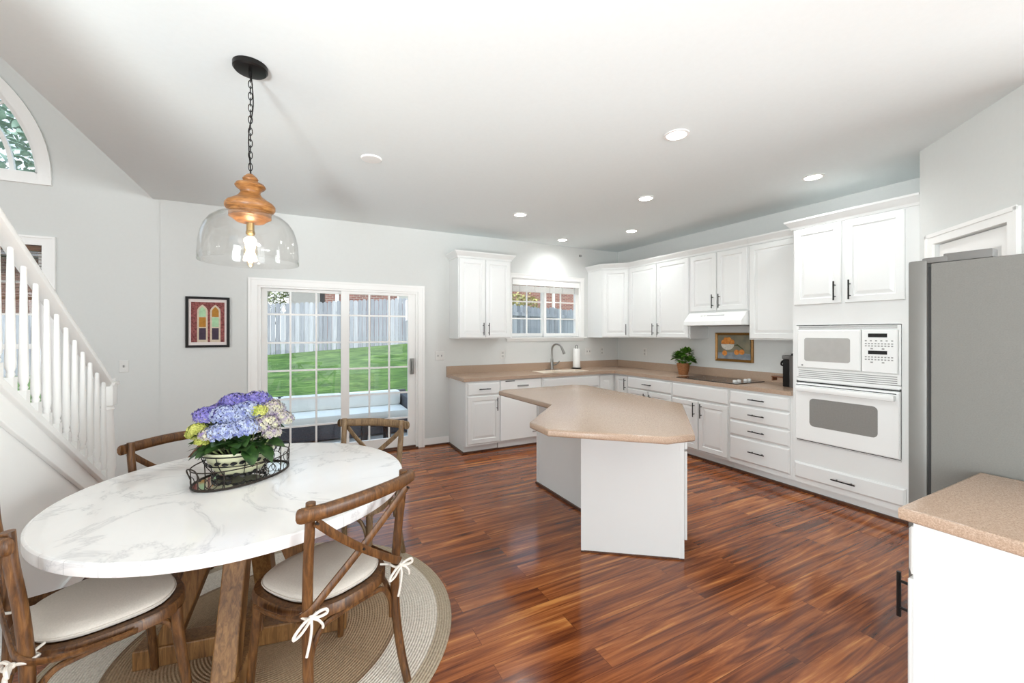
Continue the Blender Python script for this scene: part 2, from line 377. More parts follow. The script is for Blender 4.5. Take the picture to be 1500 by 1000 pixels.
# two storey wall beside the stairs: window x -2.93..-2.014 z .5..2.233, arch above
AX, AZ, AR = -3.16, 2.85, 1.15; YL = YB+.012
LX0, LX1, LZ0, LZ1 = -2.93, -2.014, .45, 2.233
bm = boxes([(-7, AX-AR, YL, YW, 0, 5.6), (AX+AR, -1.19, YL, YW, 0, 5.6), (AX-AR, LX0, YL, YW, 0, AZ), (LX0, LX1, YL, YW, 0, LZ0),
            (LX0, LX1, YL, YW, LZ1, AZ), (LX1, AX+AR, YL, YW, 0, AZ)])
N = 40
for i in range(N):
    a0, a1 = PI*i/N, PI*(i+1)/N
    p = [(AX+AR*math.cos(a0), AZ+AR*math.sin(a0)), (AX+AR*math.cos(a1), AZ+AR*math.sin(a1))]
    q = [(p[1][0], 5.6), (p[0][0], 5.6)]; poly = p+q
    a = [bm.verts.new((x, YL, z)) for x, z in poly]; b = [bm.verts.new((x, YW, z)) for x, z in poly]
    bm.faces.new(a); bm.faces.new(b[::-1]); bm.faces.new((a[0], a[1], b[1], b[0]))
struct('wall_back_left', bm, WALL)
struct('wall_right', B(XR, XR+.12, 1.18, YW, 0, H), WALL)
# pantry: return wall, diagonal wall with a door, side wall
PX, PY = 4.0, 1.295; c45 = math.sqrt(.5)
struct('wall_pantry_return', B(PX, XR, PY-.1, PY, 0, H), WALL)
def diag(t, off=0): return (PX-t*1.0+off*c45, PY-t*1.0-off*c45)
def diag_box(bm, t0, t1, o0, o1, z0, z1):
    prism(bm, [diag(t0, o0), diag(t1, o0), diag(t1, o1), diag(t0, o1)], z0, z1)
bm = bmesh.new(); diag_box(bm, 0, .118, 0, .1, 0, H); diag_box(bm, .118, .549, 0, .1, 2.06, H); diag_box(bm, .549, .66, 0, .1, 0, H)
struct('wall_pantry', bm, WALL)
struct('wall_pantry_side', B(3.34, 3.44, -.17, .66, 0, H), WALL)
d2 = thing('door_2', 'white panelled pantry door behind the refrigerator, in the diagonal wall', 'door', (*diag(.1185), 0), R(-135)); d2['kind'] = 'structure'
W2 = .4305*math.sqrt(2)
bm = panel(.003, W2-.003, .01, 2.055, [(0, 0), (0, .034), (.001, .035)], y=.055)
obj('door_panel', bm, TRIM, d2)
for zz in ((.25, .95), (1.05, 1.62), (1.72, 1.95)):
    for xx in ((.09, W2/2-.04), (W2/2+.04, W2-.09)):
        obj('raised_panel', panel(xx[0], xx[1], zz[0], zz[1], [(0, 0), (.012, -.006), (.022, -.006), (.04, .002)], y=.02), TRIM, d2)
bm = bmesh.new(); sweep(bm, [(-.001, 0), (-.06, 0)], [(0, 0), (.02, 0), (.02, 2.14), (0, 2.14)])
bm = boxes([(-.07, -.002, -.018, -.001, 0, 2.13), (W2+.002, W2+.07, -.018, -.001, 0, 2.13), (-.002, W2+.002, -.018, -.001, 2.062, 2.13), (-.07, -.05, -.024, -.017, 0, 2.13), (W2+.05, W2+.07, -.024, -.017, 0, 2.13), (-.07, W2+.07, -.024, -.017, 2.11, 2.135)])
obj('door_casing', bm, TRIM, d2)

# baseboards and dark wood quarter round
struct('baseboard_back', boxes([(-1.19, -.455, YB-.014, YB, .02, .10), (1.446, 1.775, YB-.014, YB, .02, .10)]), TRIM)
struct('trim_1', boxes([(-1.19, -.455, YB-.022, YB-.0, 0, .02), (1.446, 1.758, YB-.022, YB, 0, .02), (DX0, DX1, YB-.04, YB-.001, 0, .014)]), QROUND)

# ------------------------------------------------------------------ sliding glass door
d1 = thing('door_1', 'white sliding glass door with grille bars, opening on the patio', 'door', ((DX0+DX1)/2, YB, 0)); d1['kind'] = 'structure'
ox = (DX0+DX1)/2
def bx_(x0, x1, y0, y1, z0, z1): return (x0-ox, x1-ox, y0, y1, z0, z1)
obj('door_casing', boxes([bx_(DX0-.08, DX0, -.018, 0, 0, DZ+.075), bx_(DX1, DX1+.08, -.018, 0, 0, DZ+.075), bx_(DX0, DX1, -.018, 0, DZ, DZ+.075),
                          bx_(DX0-.082, DX0-.06, -.026, 0, 0, DZ+.055), bx_(DX1+.06, DX1+.082, -.026, 0, 0, DZ+.055), bx_(DX0-.082, DX1+.082, -.026, 0, DZ+.055, DZ+.078)]), TRIM, d1)
obj('jamb', boxes([bx_(DX0, DX0+.03, .002, .148, 0, DZ), bx_(DX1-.025, DX1, .002, .148, 0, DZ), bx_(DX0+.03, DX1-.025, .002, .148, DZ-.022, DZ)]), TRIM, d1)
obj('sill', B(*bx_(DX0+.03, DX1-.025, .002, .15, 0, .028)), QROUND, d1)
def sash(name, x0, x1, z0, z1, y, st, rl, cols, rows, par, mw=.02, label=None):
    s = obj(name, boxes([(x0, x0+st, y, y+.04, z0, z1), (x1-st, x1, y, y+.04, z0, z1), (x0+st, x1-st, y, y+.04, z0, z0+rl), (x0+st, x1-st, y, y+.04, z1-.03, z1)]), TRIM, par, label=label)
    m = [(c-mw/2, c+mw/2, y+.012, y+.03, z0+rl, z1-.03) for c in cols]+[(x0+st, x1-st, y+.0125, y+.0295, r-mw/2, r+mw/2) for r in rows]
    obj('grille', boxes(m), TRIM, s); obj('glass_pane', B(x0+st, x1-st, y+.019, y+.023, z0+rl, z1-.03), GLASS, s); return s
rows = (.385, .705, 1.025, 1.34, 1.66)
s1 = sash('fixed_panel', -.343-ox, .545-ox, .03, DZ-.022, .09, .058, .12, (-.06-ox, .205-ox), rows, d1)
s2 = sash('sliding_panel', .465-ox, 1.341-ox, .03, DZ-.022, .03, .09, .12, (.785-ox, 1.02-ox), rows, d1)
obj('handle', boxes([(1.270-ox, 1.318-ox, .005, .03, .93, 1.13), (1.285-ox, 1.303-ox, -.035, -.02, .95, 1.11), (1.285-ox, 1.303-ox, -.022, .006, .95, .97), (1.285-ox, 1.303-ox, -.022, .006, 1.09, 1.11)], .003), STEEL, s2, label='grey metal pull handle')

# ------------------------------------------------------------------ kitchen window
w1 = thing('window_1', 'white double sash slider window with grilles above the sink', 'window', ((KX0+KX1)/2, YB, KZ0)); w1['kind'] = 'structure'
kx, kh = (KX1-KX0)/2, KZ1-KZ0
obj('casing', boxes([(-kx-.07, -kx, -.018, 0, 0, kh+.06), (kx, kx+.07, -.018, 0, 0, kh+.06), (-kx, kx, -.018, 0, kh, kh+.06), (-kx-.072, kx+.072, -.024, 0, kh+.045, kh+.064)]), TRIM, w1)
obj('sill', boxes([(-kx-.1, kx+.1, -.05, .15, -.02, .0), (-kx-.07, kx+.07, -.016, -.001, -.06, -.02)]), TRIM, w1)
obj('jamb', boxes([(-kx, -kx+.012, 0, .15, 0, kh), (kx-.012, kx, 0, .15, 0, kh), (-kx+.012, kx-.012, 0, .15, kh-.012, kh)]), TRIM, w1)
for (a, b, y) in ((-kx+.012, -.0, .075), (-.035, kx-.012, .035)):
    sash('sash', a, b, .005, kh-.012, y, .045, .05, ((a+b)/2,), (.27, .52), w1, .018)
bl = tag(obj('window_blind', boxes([(-kx+.016, kx-.016, -.008, .028, kh-.095, kh-.016)]), TRIM), 'white raised blind under a headrail at the top of the sink window', 'blind')
bl.location = ((KX0+KX1)/2, YB, KZ0)
obj('folded_slats', boxes([(-kx+.02, kx-.02, .002, .024, kh-.19+.011*i, kh-.182+.011*i) for i in range(8)]), PLATE, bl)
for x in (-.46, -.2, .05, .28, .5): obj('ladder_tape', B(x-.008, x+.008, -.001, .001, kh-.19, kh-.095), plain('tape_grey', rgb(196, 195, 191)), bl)

# ------------------------------------------------------------------ left windows
w2 = thing('window_2', 'white double hung window behind the staircase', 'window', (LX0, YL, LZ0)); w2['kind'] = 'structure'
lw, lh = LX1-LX0, LZ1-LZ0
obj('casing', boxes([(-.085, 0, -.018, 0, -.08, lh+.08), (lw, lw+.085, -.018, 0, -.08, lh+.08), (0, lw, -.018, 0, lh, lh+.08), (0, lw, -.03, 0, -.08, 0),
                     (lw+.068, lw+.088, -.026, 0, -.08, lh+.064), (-.088, lw+.088, -.026, 0, lh+.064, lh+.082)]), TRIM, w2)
sash('sash', .01, lw-.01, .86, lh-.005, .06, .04, .045, (lw/2,), (1.17, 1.46), w2, .018)
sash('sash', .01, lw-.01, .005, .90, .10, .04, .06, (lw/2,), (.3, .6), w2, .018)
wb = thing('wooden_blind', 'brown wooden slat blind half lowered in the window behind the staircase', 'blind', (LX0, YL+.025, 0))
BLW = wood('blind_wood', rgb(70, 46, 28), rgb(104, 72, 46), rgb(140, 104, 72), (1.5, 20, 20))
obj('headrail', B(.012, lw-.012, -.02, .025, LZ1-.05, LZ1-.005), BLW, wb)
for i in range(14):
    z = 2.165-.0285*i
    obj('slat', B(.014, lw-.014, -.012, .016, z-.0012, z+.0012), BLW, wb, rot=(0, 0, 0))
obj('bottom_rail', B(.014, lw-.014, -.012, .016, 1.755, 1.775), BLW, wb)
for x in (.15, .46, .74): obj('cord', B(x-.001, x+.001, -.013, -.011, 1.76, 2.2), BLW, wb)
w3 = thing('window_3', 'white half round arched window high on the wall above the stairs', 'window', (AX, YL, AZ)); w3['kind'] = 'structure'
def arc_band(bm, r0, r1, y0, y1, a0=0, a1=PI, n=40):
    pr = None
    for i in range(n+1):
        a = a0+(a1-a0)*i/n; c, s = math.cos(a), math.sin(a)
        q = [bm.verts.new((r*c, y, r*s)) for r, y in ((r0, y0), (r1, y0), (r1, y1), (r0, y1))]
        if pr:
            for k in range(4): bm.faces.new((pr[k], pr[(k+1) % 4], q[(k+1) % 4], q[k]))
        else: bm.faces.new(q)
        pr = q
    bm.faces.new(pr[::-1])
bm = bmesh.new(); arc_band(bm, AR-.03, AR+.055, -.018, 0); arc_band(bm, AR+.035, AR+.058, -.026, -.0)
box(bm, -AR-.058, AR+.058, -.022, 0, -.075, .02); obj('casing', bm, TRIM, w3)
bm = bmesh.new(); arc_band(bm, AR-.07, AR-.0, .05, .1); box(bm, -AR, AR, .05, .1, .0, .045); obj('frame', bm, TRIM, w3)
bm = bmesh.new(); arc_band(bm, .915, .945, .06, .09); arc_band(bm, .38, .41, .06, .09)
for a in (36, 72, 108, 144):
    ca, sa = math.cos(R(a)), math.sin(R(a)); tube(bm, [(.4*ca, .075, .4*sa), (1.09*ca, .075, 1.09*sa)], .012, n=6, sub=1)
obj('grille', bm, TRIM, w3)
bm = bmesh.new(); arc_band(bm, 0.001, AR-.06, .073, .077); obj('glass_pane', bm, GLASS, w3)

# ------------------------------------------------------------------ staircase
def zcap(y): return .445+.704*(3.685-y)
XS0, XS1 = -1.22, -1.12
bm = bmesh.new(); prism_yz(bm, [(.9, 0), (3.97, 0), (3.97, zcap(3.97)-.042), (.9, zcap(.9)-.042)], XS0, XS1)
struct('wall_stair', bm, TRIM)
st = thing('staircase', 'white painted staircase with turned balusters rising on the left', 'staircase', (-1.17, 3.9, 0))
def S(p): return (p[0]+1.17, p[1]-3.9, p[2])
def yzp(poly, x0, x1): bm = bmesh.new(); prism_yz(bm, [(y-3.9, z) for y, z in poly], x0+1.17, x1+1.17); return bm
def slab(y0, y1, a, b): return [(y0, zcap(y0)+a), (y1, zcap(y1)+a), (y1, zcap(y1)+b), (y0, zcap(y0)+b)]
obj('stringer_cap', yzp(slab(.9, 3.99, -.042, 0), -1.235, -1.085), TRIM, st, bev=.004)
obj('skirt_board', yzp([(.9, zcap(.9)-.042), (.9, zcap(.9)-.16), (3.8, zcap(3.8)-.16), (3.97, .1), (3.97, zcap(3.97)-.042)], -1.12, -1.108), TRIM, st)
obj('skirt_moulding', yzp(slab(.9, 3.84, -.172, -.135), -1.12, -1.098), TRIM, st, bev=.004)
n = 12
tr = [(-1.222-.95, -1.222)]
for k in range(n):
    y = 3.95-.27*k; z = .19*(k+1)-.02
    obj('tread', B(-2.2+1.17, -1.225+1.17, y-.285-3.9, y+.015-3.9, z-.03, z), TABW, st)
    obj('riser', B(-2.2+1.17, -1.225+1.17, y-.015-3.9, y-3.9, z-.19+.0, z-.03), TRIM, st)
for k in range(24):
    y = 3.785-.1035*k; zb = zcap(y)-.02; zt = zcap(y)+.75; x = -1.165
    bm = bmesh.new(); box(bm, x-.016+1.17, x+.016+1.17, y-.016-3.9, y+.016-3.9, zb, zb+.17)
    z1 = zb+.17
    lathe(bm, [(.012, z1), (.016, z1+.012), (.012, z1+.024), (.0185, z1+.045), (.019, z1+.07), (.0165, z1+.2), (.0125, zt-.1), (.0105, zt)], 12, c=(x+1.17, y-3.9))
    obj('baluster', bm, TRIM, st, smooth=True)
bm = bmesh.new()
pr = [(-.033, 0), (-.036, .02), (-.028, .05), (-.018, .063), (.018, .063), (.028, .05), (.036, .02), (.033, 0), (.02, -.012), (-.02, -.012)]
y0, y1 = .9, 3.83; ra = [bm.verts.new((x+.005, y0-3.9, zcap(y0)+.752+z)) for x, z in pr]; rb = [bm.verts.new((x+.005, y1-3.9, zcap(y1)+.752+z)) for x, z in pr]
for i in range(len(pr)): bm.faces.new((ra[i], ra[(i+1) % len(pr)], rb[(i+1) % len(pr)], rb[i]))
bm.faces.new(ra); bm.faces.new(rb); obj('handrail', bm, TRIM, st, smooth=True)
yn = 3.868-3.9
bm = boxes([(-.042, .042, yn-.042, yn+.042, 0, .42)]); box(bm, -.04, .04, yn-.04, yn+.04, .95, 1.09, .003)
lathe(bm, [(.036, .42), (.042, .435), (.036, .45), (.04, .48), (.044, .52), (.036, .75), (.03, .91), (.037, .925), (.03, .94), (.036, .952)], 20, c=(0, yn))
box(bm, -.05, .05, yn-.05, yn+.05, 1.09, 1.112, .004); box(bm, -.036, .036, yn-.036, yn+.036, 1.112, 1.135, .008)
obj('newel_post', bm, TRIM, st, smooth=True)
struct('baseboard_stair', B(-1.12, -1.106, .9, 3.965, .018, .1), TRIM)
struct('trim_2', B(-1.12, -1.1, .9, 3.965, 0, .018), QROUND)

# ------------------------------------------------------------------ cabinet helpers (local: x right, front at y=0 facing -y)
def pull(door, x, z, vert=True, ln=.16, y=-.02, r=.0055):
    bm = bmesh.new(); yb = y-.032
    if vert:
        tube(bm, [(x, yb, z-ln/2), (x, yb, z+ln/2)], r, n=8, sub=1)
        for s in (-1, 1): tube(bm, [(x, y+.002, z+s*ln*.3), (x, yb, z+s*ln*.3)], r*.8, n=8, sub=1)
    else:
        tube(bm, [(x-ln/2, yb, z), (x+ln/2, yb, z)], r, n=8, sub=1)
        for s in (-1, 1): tube(bm, [(x+s*ln*.3, y+.002, z), (x+s*ln*.3, yb, z)], r*.8, n=8, sub=1)
    return obj('handle', bm, BLACK, door, smooth=True, label='black bar pull')
def cdoor(c, x0, x1, z0, z1, hx=None, hz=None):
    d = obj('door', panel(x0, x1, z0, z1, DOOR), CAB, c)
    if hx is not None: pull(d, hx, hz)
    return d
def cdrawer(c, x0, x1, z0, z1, h=True, ln=.15, name='drawer'):
    d = obj(name, panel(x0, x1, z0, z1, DRAW), CAB, c)
    if h: pull(d, (x0+x1)/2, (z0+z1)/2, False, ln)
    return d
CROWN = [(0, 2.395), (.012, 2.395), (.016, 2.415), (.024, 2.425), (.045, 2.452), (.052, 2.46), (.056, 2.475), (0, 2.475)]
def toe(c, x0, x1, dep=.6):
    obj('toe_kick', B(x0, x1, .075, .09, .0, .1), CABG, c)
def base_body(c, x0, x1, dep=.605, top=.874, left=True):
    obj('body', boxes([(x0, x1, 0, dep, .1, top)]), CAB, c)
    toe(c, x0, x1)
BR = (YB-.61)  # front plane of the back run
G1 = 'white base cabinets under the L-shaped counter'; G2 = 'white wall cabinets'
# --- back run base
c = thing('base_cabinet', 'white base cabinet with one drawer over one door, left of the dishwasher', 'cabinet', (1.78, BR, 0), 0, G1)
obj('body', boxes([(0, .447, 0, .607, .1, .874), (0, .012, .075, .607, 0, .1)]), CAB, c); toe(c, .012, .447)
cdrawer(c, .018, .437, .705, .85); cdoor(c, .018, .437, .125, .69, .395, .585)
struct('trim_3', boxes([(1.758, 1.78, BR+.07, YB-.0, 0, .02), (1.758, 2.227, BR+.055, BR+.075, 0, .02)]), QROUND)
dw = thing('dishwasher', 'white built-in dishwasher left of the sink', 'dishwasher', (2.232, BR, 0))
obj('body', B(0, .596, .02, .58, .1, .868), PLAST, dw)
d = obj('door', panel(.002, .594, .115, .735, [(0, 0), (0, .018), (.006, .024), (.012, .024)], y=.02), PLAST, dw)
obj('control_panel', panel(.002, .594, .742, .866, [(0, 0), (0, .018), (.006, .026), (.01, .026)], y=.02), PLAST, dw)
obj('latch_handle', boxes([(.24, .4, -.012, -.004, .775, .795)], .002), GREYL, dw, label='grey latch recess')
obj('vent', boxes([(.07, .2, -.009, -.004, .845, .855)]), DGREY, dw)
obj('badge', B(.46, .54, -.0065, -.003, .18, .192), GREYL, dw)
obj('toe_kick', B(0, .596, .06, .075, 0, .1), CABG, dw)
c = thing('sink_cabinet', 'white sink base cabinet with a plain false front beneath the faucet', 'cabinet', (2.832, BR, 0), 0, G1)
obj('body', boxes([(0, .955, 0, .02, .1, .874), (0, .02, .02, .6, .1, .874), (.935, .955, .02, .6, .1, .874), (.02, .935, .02, .6, .1, .12)]), CAB, c); toe(c, 0, .955)
cdrawer(c, .02, .925, .705, .85, False, name='false_front'); cdoor(c, .02, .465, .125, .69, .43, .6); cdoor(c, .48, .925, .125, .69, .515, .6)
# corner carousel cabinet
RF = XR-.61
c = thing('corner_base_cabinet', 'white corner cabinet with two-leaf folding door in the inside corner', 'cabinet', (RF, BR, 0), 0, G1)
obj('body', boxes([(-.27, .6, .02, .6, .1, .874), (.02, .6, -.27, .02, .1, .874)]), CAB, c)
obj('toe_kick', boxes([(-.27, .09, .075, .09, 0, .1), (.075, .09, -.27, .075, 0, .1)]), CABG, c)
obj('door', panel(-.262, -.022, .125, .85, DOOR, y=.02), CAB, c)
dd = obj('door', panel(.0, .24, .125, .85, DOOR), CAB, c, loc=(.02, -.022, 0), rot=(0, 0, R(-90)))
pull(dd, .205, .74)
# --- right run base
def rthing(name, label, cat, y, grp=None, x=RF): return thing(name, label, cat, (x, y, 0), R(-90), grp)
c = rthing('base_cabinet', 'white base cabinet left of the cooktop cabinet, one wide drawer over two doors', 'cabinet', 4.33, G1)
base_body(c, 0, .765); cdrawer(c, .012, .755, .705, .85); cdoor(c, .012, .378, .125, .69, .335, .58); cdoor(c, .389, .755, .125, .69, .432, .58)
c = rthing('base_cabinet', 'white base cabinet below the cooktop, plain false front over two doors', 'cabinet', 3.563, G1)
base_body(c, 0, .743); cdrawer(c, .012, .732, .69, .85, False, name='false_front'); cdoor(c, .012, .366, .125, .672, .325, .575); cdoor(c, .378, .732, .125, .672, .42, .575)
c = rthing('drawer_cabinet', 'white base cabinet with a stack of four drawers beside the oven', 'cabinet', 2.818, G1)
base_body(c, 0, .63)
for z0, z1 in ((.722, .85), (.557, .709), (.397, .543), (.145, .38)): cdrawer(c, .012, .608, z0, z1, ln=.16)
# --- tall oven cabinet
TC = 'white'
c = rthing('oven_cabinet', 'tall white cabinet that frames the microwave and wall oven', 'cabinet', 2.187, None)
TW = 2.187-1.30
obj('body', boxes([(0, .03, 0, .608, .1, 2.40), (.772, TW, 0, .608, .1, 2.40), (.03, .772, .02, .6, .1, .47), (.03, .772, .02, .6, 1.535, 2.40), (.03, .772, .58, .6, .47, 1.535),
                   (.03, .772, 0, .02, .285, .478), (.03, .772, 0, .02, 1.524, 2.40), (.03, .772, 0, .02, .1, .285)]), CAB, c)
toe(c, 0, TW)
cdoor(c, .015, .385, 1.705, 2.385, .345, 1.81); cdoor(c, .412, .795, 1.705, 2.385, .452, 1.81)
cdrawer(c, .018, .80, .145, .285, ln=.17)
bm = bmesh.new(); sweep(bm, [(0, .222), (0, 0), (TW, 0)], CROWN); obj('crown_moulding', bm, CAB, c)
# microwave
mw = rthing('microwave', 'white built-in microwave oven above the wall oven', 'microwave', 2.187-.035); mw.location.z = 1.055
MWW = .735
obj('body', B(.005, MWW-.005, .0, .42, .005, .455), PLAST, mw)
obj('trim_frame', boxes([(0, MWW, -.012, 0, .4305, .462), (0, MWW, -.012, 0, .0, .082), (0, .012, -.012, 0, .082, .4305), (MWW-.012, MWW, -.012, 0, .082, .4305)], .002), PLAST, mw)
obj('top_vent', boxes([(.02, MWW-.02, -.0135, -.0125, .436+.009*i, .441+.009*i) for i in range(3)]), GREYL, mw)
obj('bottom_vent', boxes([(.02, MWW-.02, -.0135, -.0125, .012+.016*i, .018+.016*i) for i in range(4)]), GREYL, mw)
d = obj('door', panel(.014, .49, .088, .424, [(0, 0), (0, .022), (.008, .03), (.012, .03)]), PLAST, mw)
bm = bmesh.new(); pts = []
def rrect(x0, x1, z0, z1, r, n=6):
    o = []
    for cx, cz, a in ((x1-r, z1-r, 0), (x0+r, z1-r, 90), (x0+r, z0+r, 180), (x1-r, z0+r, 270)):
        for i in range(n+1): t = R(a+90*i/n); o.append((cx+r*math.cos(t), cz+r*math.sin(t)))
    return o
def plate_xz(pts, y0, y1):
    bm = bmesh.new(); a = [bm.verts.new((x, y0, z)) for x, z in pts]; b = [bm.verts.new((x, y1, z)) for x, z in pts]; n = len(pts)
    bm.faces.new(a); bm.faces.new(b[::-1])
    for i in range(n): bm.faces.new((a[i], b[i], b[(i+1) % n], a[(i+1) % n]))
    return bm
obj('window', plate_xz(rrect(.075, .42, .15, .355, .02), -.0315, -.029), MICROG, d)
obj('badge', plate_xz([(.058+.008*math.cos(2*PI*i/16), .112+.008*math.sin(2*PI*i/16)) for i in range(16)], -.0315, -.029), GREYL, d)
cp = obj('control_panel', panel(.496, .722, .088, .424, [(0, 0), (0, .022), (.004, .028), (.006, .028)]), PLAST, mw)
for z0, z1 in ((.365, .395), (.232, .26)): obj('display', B(.54, .66, -.0295, -.0275, z0, z1), DISP, cp, label='dark digital display')
kb = []
for z in (.338, .315, .297, .21, .19):
    for k in range(9 if z < .33 else 6):
        s = 9 if z < .33 else 6; x = .525+.165*k/(s-1); kb.append((x-.006, x+.006, -.0292, -.0275, z-.005, z+.004))
for x, z in ((.563, .275), (.635, .275), (.563, .168), (.635, .168)): kb.append((x-.008, x+.008, -.0292, -.0275, z-.005, z+.005))
obj('keypad', boxes([k for k in kb if k[4] > .225]), GREYL, cp); obj('keypad', boxes([k for k in kb if k[4] <= .225]), GREYL, cp)
# oven
ov = rthing('wall_oven', 'white built-in oven with grey window under the microwave', 'oven', 2.187-.033); ov.location.z = .482
OW = .738
obj('body', B(.01, OW-.01, .0, .55, .01, .565), PLAST, ov)
for z0, z1, g0, g1 in ((.545, .569, .527, .538), (0, .016, .006, .012)):
    obj('gap_trim', B(0, OW, -.006, 0, z0, z1), PLAST, ov); obj('gap', B(.003, OW-.003, -.0075, -.0055, g0, g1), DGREY, ov)
d = obj('door', panel(.002, OW-.002, .018, .522, [(0, 0), (0, .025), (.006, .032), (.01, .032)]), PLAST, ov)
obj('window', plate_xz(rrect(.12, .605, .15, .395, .035), -.0335, -.031), OVENG, d)
bm = bmesh.new(); box(bm, .02, OW-.02, -.078, -.03, .452, .5, .016); obj('handle', bm, PLAST, d, smooth=True)
obj('handle_gap', B(.01, OW-.02, -.0345, -.031, .505, .511), DGREY, d)
struct('trim_4', boxes([(RF+.053, RF+.073, 1.30, BR-.0, 0, .02)]), QROUND)
struct('trim_5', boxes([(2.227, RF+.053, BR+.055, BR+.073, 0, .02)]), QROUND)

# --- wall cabinets
UF = XR-.33; UB = YB-.33
c = thing('wall_cabinet', 'white two-door wall cabinet between the sliding door and the sink window', 'cabinet', (1.785, UB, 0), 0, G2)
obj('body', B(0, .735, 0, .328, 1.38, 2.40), CAB, c)
cdoor(c, .012, .363, 1.392, 2.385, .33, 1.50); cdoor(c, .372, .723, 1.392, 2.385, .405, 1.50)
bm = bmesh.new(); sweep(bm, [(0, .328), (0, 0), (.735, 0), (.735, .328)], CROWN); obj('crown_moulding', bm, CAB, c)
# diagonal corner
c = thing('corner_wall_cabinet', 'white diagonal corner wall cabinet right of the sink window', 'cabinet', (XR, YB, 0), 0, G2)
bm = bmesh.new(); prism(bm, [(-.61, -.002), (-.61, -.33), (-.33, -.61), (-.002, -.61), (-.002, -.002)], 1.38, 2.40); obj('body', bm, CAB, c)
dl = .28*math.sqrt(2)
d = obj('door', panel(.014, dl-.014, 1.392, 2.385, DOOR), CAB, c, loc=(-.61, -.33, 0), rot=(0, 0, R(-45))); pull(d, dl-.045, 1.50)
bm = bmesh.new(); sweep(bm, [(-.61, -.002), (-.61, -.33), (-.33, -.61)], CROWN); obj('crown_moulding', bm, CAB, c)
def crown(c, w): bm = bmesh.new(); sweep(bm, [(0, 0), (w, 0)], CROWN); obj('crown_moulding', bm, CAB, c)
c = rthing('wall_cabinet', 'white two-door wall cabinet left of the range hood', 'cabinet', 4.60, G2, UF)
obj('body', B(0, 1.062, 0, .328, 1.38, 2.40), CAB, c); cdoor(c, .014, .523, 1.392, 2.385, .485, 1.50); cdoor(c, .537, 1.046, 1.392, 2.385, .575, 1.50); crown(c, 1.062)
c = rthing('wall_cabinet', 'short white two-door wall cabinet over the range hood', 'cabinet', 3.536, G2, UF)
obj('body', B(0, .752, 0, .328, 1.695, 2.40), CAB, c); cdoor(c, .012, .366, 1.712, 2.385, .33, 1.82); cdoor(c, .38, .738, 1.712, 2.385, .416, 1.82); crown(c, .752)
c = rthing('wall_cabinet', 'white one-door wall cabinet between the range hood and the tall oven cabinet', 'cabinet', 2.782, G2, UF)
obj('body', B(0, .593, 0, .328, 1.38, 2.40), CAB, c); cdoor(c, .012, .58, 1.392, 2.385); crown(c, .593)
# hood
hd = rthing('range_hood', 'white under-cabinet range hood over the cooktop', 'range hood', 3.532, None, 4.21)
bm = bmesh.new(); prism_yz(bm, [(.45, 1.54), (0, 1.54), (0, 1.59), (.1, 1.692), (.45, 1.692)], 0, .745)
obj('body', bm, PLAST, hd, bev=.003)
sl = obj('control_slot', B(.28, .5, -.001, .002, -.004, .004), GREYL, hd, loc=(0, .062, 1.655), rot=(R(-45), 0, 0))
obj('button', boxes([(.2, .22, -.004, .002, -.008, .008), (.24, .26, -.004, .002, -.008, .008)]), PLATE, hd, loc=(0, .062, 1.655), rot=(R(-45), 0, 0))
obj('filter', B(.02, .725, .03, .43, 1.534, 1.54), GREYL, hd)

# ------------------------------------------------------------------ countertops
X4 = 1.742; CF = RF-.025; CB = BR-.025; sx0, sx1, sy0, sy1 = 2.93, 3.70, CB+.13, YB-.17
ct = tag(obj('countertop', boxes([(X4, sx0, CB, YB-.001, .874, .914), (sx0, sx1, CB, sy0, .874, .914), (sx0, sx1, sy1, YB-.001, .874, .914), (sx1, XR-.001, CB, YB-.001, .874, .914), (CF, XR-.001, 2.189, CB, .874, .914)]), COUNTER),
         'L-shaped tan solid surface countertop along the back and right walls', 'countertop')
obj('backsplash', boxes([(X4, XR-.001, YB-.021, YB-.001, .914, 1.014), (XR-.021, XR-.001, 2.189, YB-.021, .914, 1.014)]), COUNTER, ct)
bs = []
bm = bmesh.new()
for (x0, x1) in ((sx0, (sx0+sx1)/2-.015), ((sx0+sx1)/2+.015, sx1)):
    for b in ((x0, x0+.006, sy0, sy1, .77, .912), (x1-.006, x1, sy0, sy1, .77, .912), (x0+.006, x1-.006, sy0, sy0+.006, .77, .912), (x0+.006, x1-.006, sy1-.006, sy1, .77, .912), (x0, x1, sy0, sy1, .762, .77)): box(bm, *b)
box(bm, (sx0+sx1)/2-.0145, (sx0+sx1)/2+.0145, sy0, sy1, .87, .908)
tag(obj('kitchen_sink', bm, plain('cream_sink', rgb(232, 222, 208), .3)), 'tan double bowl sink moulded into the back counter', 'sink')
# faucet
fa = thing('faucet', 'brushed nickel gooseneck kitchen faucet behind the sink', 'faucet', (3.33, 5.125, .914))
obj('deck_plate', B(-.12, .12, -.03, .03, 0, .006, bev=.0025), STEEL, fa)
bm = bmesh.new(); lathe(bm, [(.026, .006), (.026, .02), (.022, .03), (.021, .12), (.0185, .16)], 20); obj('base', bm, STEEL, fa, smooth=True)
obj('spout', T_([(0, 0, .15), (0, 0, .27), (.003, -.012, .33), (.025, -.055, .372), (.055, -.11, .362), (.075, -.145, .325)], .0135, n=12), STEEL, fa, smooth=True)
obj('spray_head', T_([(.072, -.14, .335), (.095, -.18, .235)], [.016, .021], sub=1, n=12), STEEL, fa, smooth=True)
obj('lever', T_([(.015, -.01, .07), (.06, -.02, .075), (.11, -.035, .12)], [.012, .009, .007], n=8), STEEL, fa, smooth=True)
